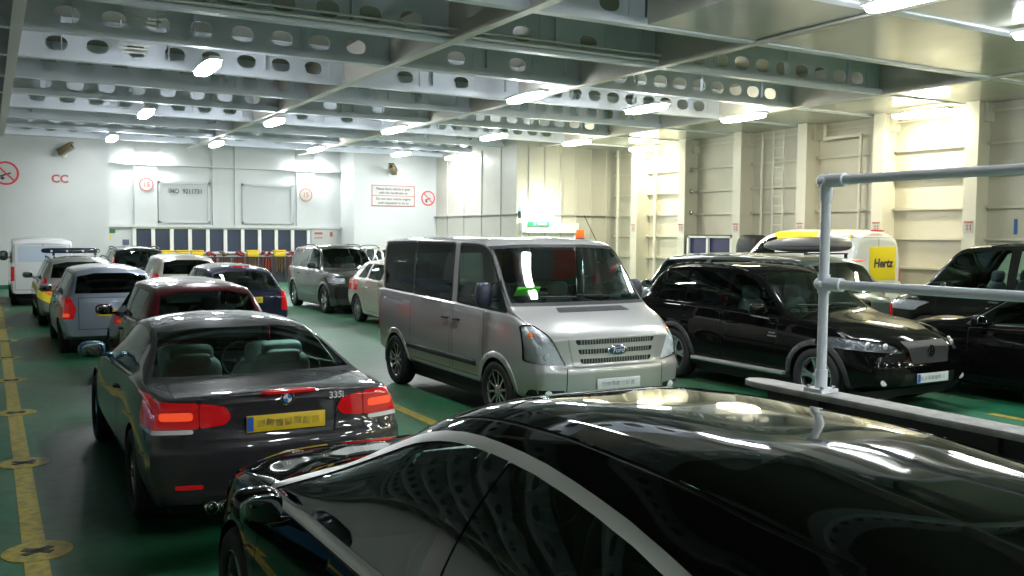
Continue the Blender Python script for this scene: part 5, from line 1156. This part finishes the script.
# lashing gear stored under the window band
ry = mat('gear_red', (0.20, 0.03, 0.02), 0.6)
for i in range(13):
    x = 5.1+0.56*i
    t = empty('gear_rack', (x, 38.75, 0), 0, 'dark rack hung with lashing straps under the window band', 'rack', 'dark racks of lashing gear under the window band')
    bm = B()
    for sx in (-0.24, 0.24): box2(bm, (sx-0.02, -0.16, 0), (sx+0.02, -0.12, 1.04))
    box2(bm, (-0.26, -0.18, 1.04), (0.26, 0.12, 1.08)); box2(bm, (-0.24, 0.05, 0.0), (0.24, 0.08, 1.04)); fin('frame', bm, SIGNBLACK, t)
    bm = B()
    for q in range(4): tube(bm, (-0.17+0.11*q, -0.17, 1.03), (-0.17+0.11*q, -0.17, 0.45+0.1*(q % 2)), 0.035, 8)
    fin('straps', bm, ry if i % 2 else mat('gear_brown', (0.12, 0.07, 0.03), 0.6), t)
    if i in (1, 2, 3, 4, 8, 10):
        t = empty('storage_tub', (x, 38.75, 1.08), 0, 'low yellow tub standing on a rack under the window band', 'tub', 'yellow tubs under the window band')
        bm = B(); box2(bm, (-0.23, -0.15, 0.0), (0.23, 0.15, 0.22)); fin('tub_body', bm, YELLOWP, t, bevel=0.03)
        bm = B(); box2(bm, (-0.25, -0.17, 0.22), (0.25, 0.17, 0.27)); fin('lid', bm, YELLOWP, t, bevel=0.02)
    else:
        t = empty('strap_heap', (x, 38.75, 1.08), 0, 'heap of dark red straps lying on a rack under the window band', 'straps', 'strap heaps under the window band')
        bm = B()
        for q in range(6): superell(bm, (random.uniform(-0.15, 0.15), random.uniform(-0.08, 0.08), 0.06+0.025*q), (random.uniform(0.06, 0.12), 0.07, 0.055), 2.2, 12, 6)
        fin('webbing', bm, ry if i % 2 else mat('gear_brown', (0.12, 0.07, 0.03), 0.6), t, smooth=True)
# side wall fittings: small red-lettered plates on the frames, ladder, pipes, digit
for k in range(6):
    y = 28.15-2.75*k
    t = empty('frame_plate', (21.27, y, 2.36), 0, 'small white plate with red marking on the %s wall frame from the end corner' % ('first', 'second', 'third', 'fourth', 'fifth', 'sixth')[k], 'sign', 'marking plates on the side wall frames')
    bm = B(); box2(bm, (-0.006, -0.12, -0.16), (0.006, 0.12, 0.16)); fin('plate', bm, SIGNWHITE, t)
    bm = B(); box2(bm, (-0.010, -0.12, 0.10), (-0.006, 0.12, 0.14))
    for q in range(2):
        box2(bm, (-0.010, -0.08+q*0.09, -0.10), (-0.006, -0.06+q*0.09, 0.06)); box2(bm, (-0.010, -0.08+q*0.09, 0.02), (-0.006, -0.02+q*0.09, 0.04)); box2(bm, (-0.010, -0.08+q*0.09, -0.06), (-0.006, -0.02+q*0.09, -0.04))
    fin('red_marking', bm, PINKSIGN, t)
tag(text('painted_digit', '1', 0.5, (21.985, 13.62, 2.35), (PI/2, 0, -PI/2), mat('paint_blue', (0.03, 0.12, 0.35), 0.5), bold=0.02), 'blue number 1 painted on the side wall above the railing', 'lettering')
ld_ = empty('wall_ladder', (21.6, 21.15, 0), 0, 'vertical pale ladder between two side wall frames', 'ladder')
for sy in (-0.22, 0.22): bm = B(); tube(bm, (0, sy, 0), (0, sy, 5.4), 0.03, 8); fin('stile', bm, FRAMEP, ld_)
for q in range(17): bm = B(); tube(bm, (0, -0.22, 0.35+0.3*q), (0, 0.22, 0.35+0.3*q), 0.016, 8); fin('rung', bm, FRAMEP, ld_)
def pipe(pts, rad, m, label, name='wall_pipe'):
    bm = B()
    for p, q in zip(pts, pts[1:]): tube(bm, p, q, rad, 12)
    for p in pts[1:-1]: superell(bm, p, (rad*1.1,)*3, 2, 10, 6)
    o = fin(name, bm, m, smooth=True, auto=50); tag(o, label, 'pipe'); return o
pipe([(21.75, 27.45, 0), (21.75, 27.45, 5.4)], 0.06, FRAMEP, 'straight vertical pipe in the brightest side wall bay')
pipe([(21.75, 22.0, 0), (21.75, 22.0, 5.4)], 0.04, FRAMEP, 'thin vertical pipe just left of the wall ladder')
pipe([(21.7, 18.1, 0), (21.7, 18.1, 5.0), (21.7, 19.4, 5.0), (21.7, 19.4, 5.4)], 0.05, FRAMEP, 'bent pipe with a high elbow right of the wall ladder')
pipe([(21.6, 29.6, 0), (21.6, 29.6, 5.4)], 0.06, FRAMEP, 'vertical pipe in the corner of side wall and casing')
for k, (z, rad) in enumerate(((5.53, 0.03), (5.62, 0.022))):
    pipe([(0.6, 14.62-0.09*k, z), (11.6, 14.62-0.09*k, z)], rad, WHITEPAINT, ('thicker' if k == 0 else 'thinner')+' pale pipe running along the third beam', 'ceiling_pipe')
for x, z, yv in ((21.6, 4.4, 25.27), (21.6, 3.65, 25.27), (21.6, 2.9, 25.27)):
    t = empty('wall_fitting', (x, yv-0.03, z), 0, 'small shiny round socket on the side of a wall frame, %s of three' % {4.4: 'top', 3.65: 'middle', 2.9: 'lowest'}[z], 'socket')
    bm = B(); lathe(bm, [(0, 0), (0.09, 0), (0.07, -0.06), (0, -0.07)], 14, 'Y', close=False); fin('cap', bm, ALLOY, t, smooth=True)
# storage rack in the wall bay
rk = empty('storage_locker', (21.55, 24.0, 0), 0, 'white framed rack with dark blue panels in the side wall bay', 'rack')
bm = B()
for yy in (-1.15, 0.0, 1.0): box2(bm, (-0.28, yy-0.05, 0), (-0.20, yy+0.05, 2.08))
for z in (0.3, 1.2, 2.02): box2(bm, (-0.28, -1.2, z), (-0.20, 1.05, z+0.07))
fin('frame', bm, WHITEPAINT, rk)
bm = B(); box2(bm, (-0.18, -1.15, 0.3), (-0.14, 1.0, 2.02)); fin('blue_panel', bm, mat('panel_navy', (0.03, 0.03, 0.09), 0.4), rk)
bm = B(); box2(bm, (-0.3, -1.2, 2.09), (0.35, 1.05, 2.13)); fin('shelf', bm, mat('shelf_brown', (0.12, 0.08, 0.05), 0.6), rk)
# cable ladders hung between the near beams
for k, (x, y) in enumerate(((2.45, 17.3), (2.62, 20.05))):
    t = empty('cable_ladder', (x, y, 5.62), 0, 'slatted cable ladder hanging between beams, %s of two' % ('nearer' if k == 0 else 'farther'), 'cable ladder')
    bm = B()
    for q in range(6): box2(bm, (-0.24-0.03*q, 0.0, 0.04+0.075*q), (0.24+0.03*q, 0.05, 0.07+0.075*q))
    fin('slats', bm, WHITEPAINT, t)
    bm = B()
    for sx in (-0.22, 0.22): box2(bm, (sx-0.015, 0.05, 0.0), (sx+0.015, 0.08, 0.72))
    fin('hanger', bm, WHITEPAINT, t)
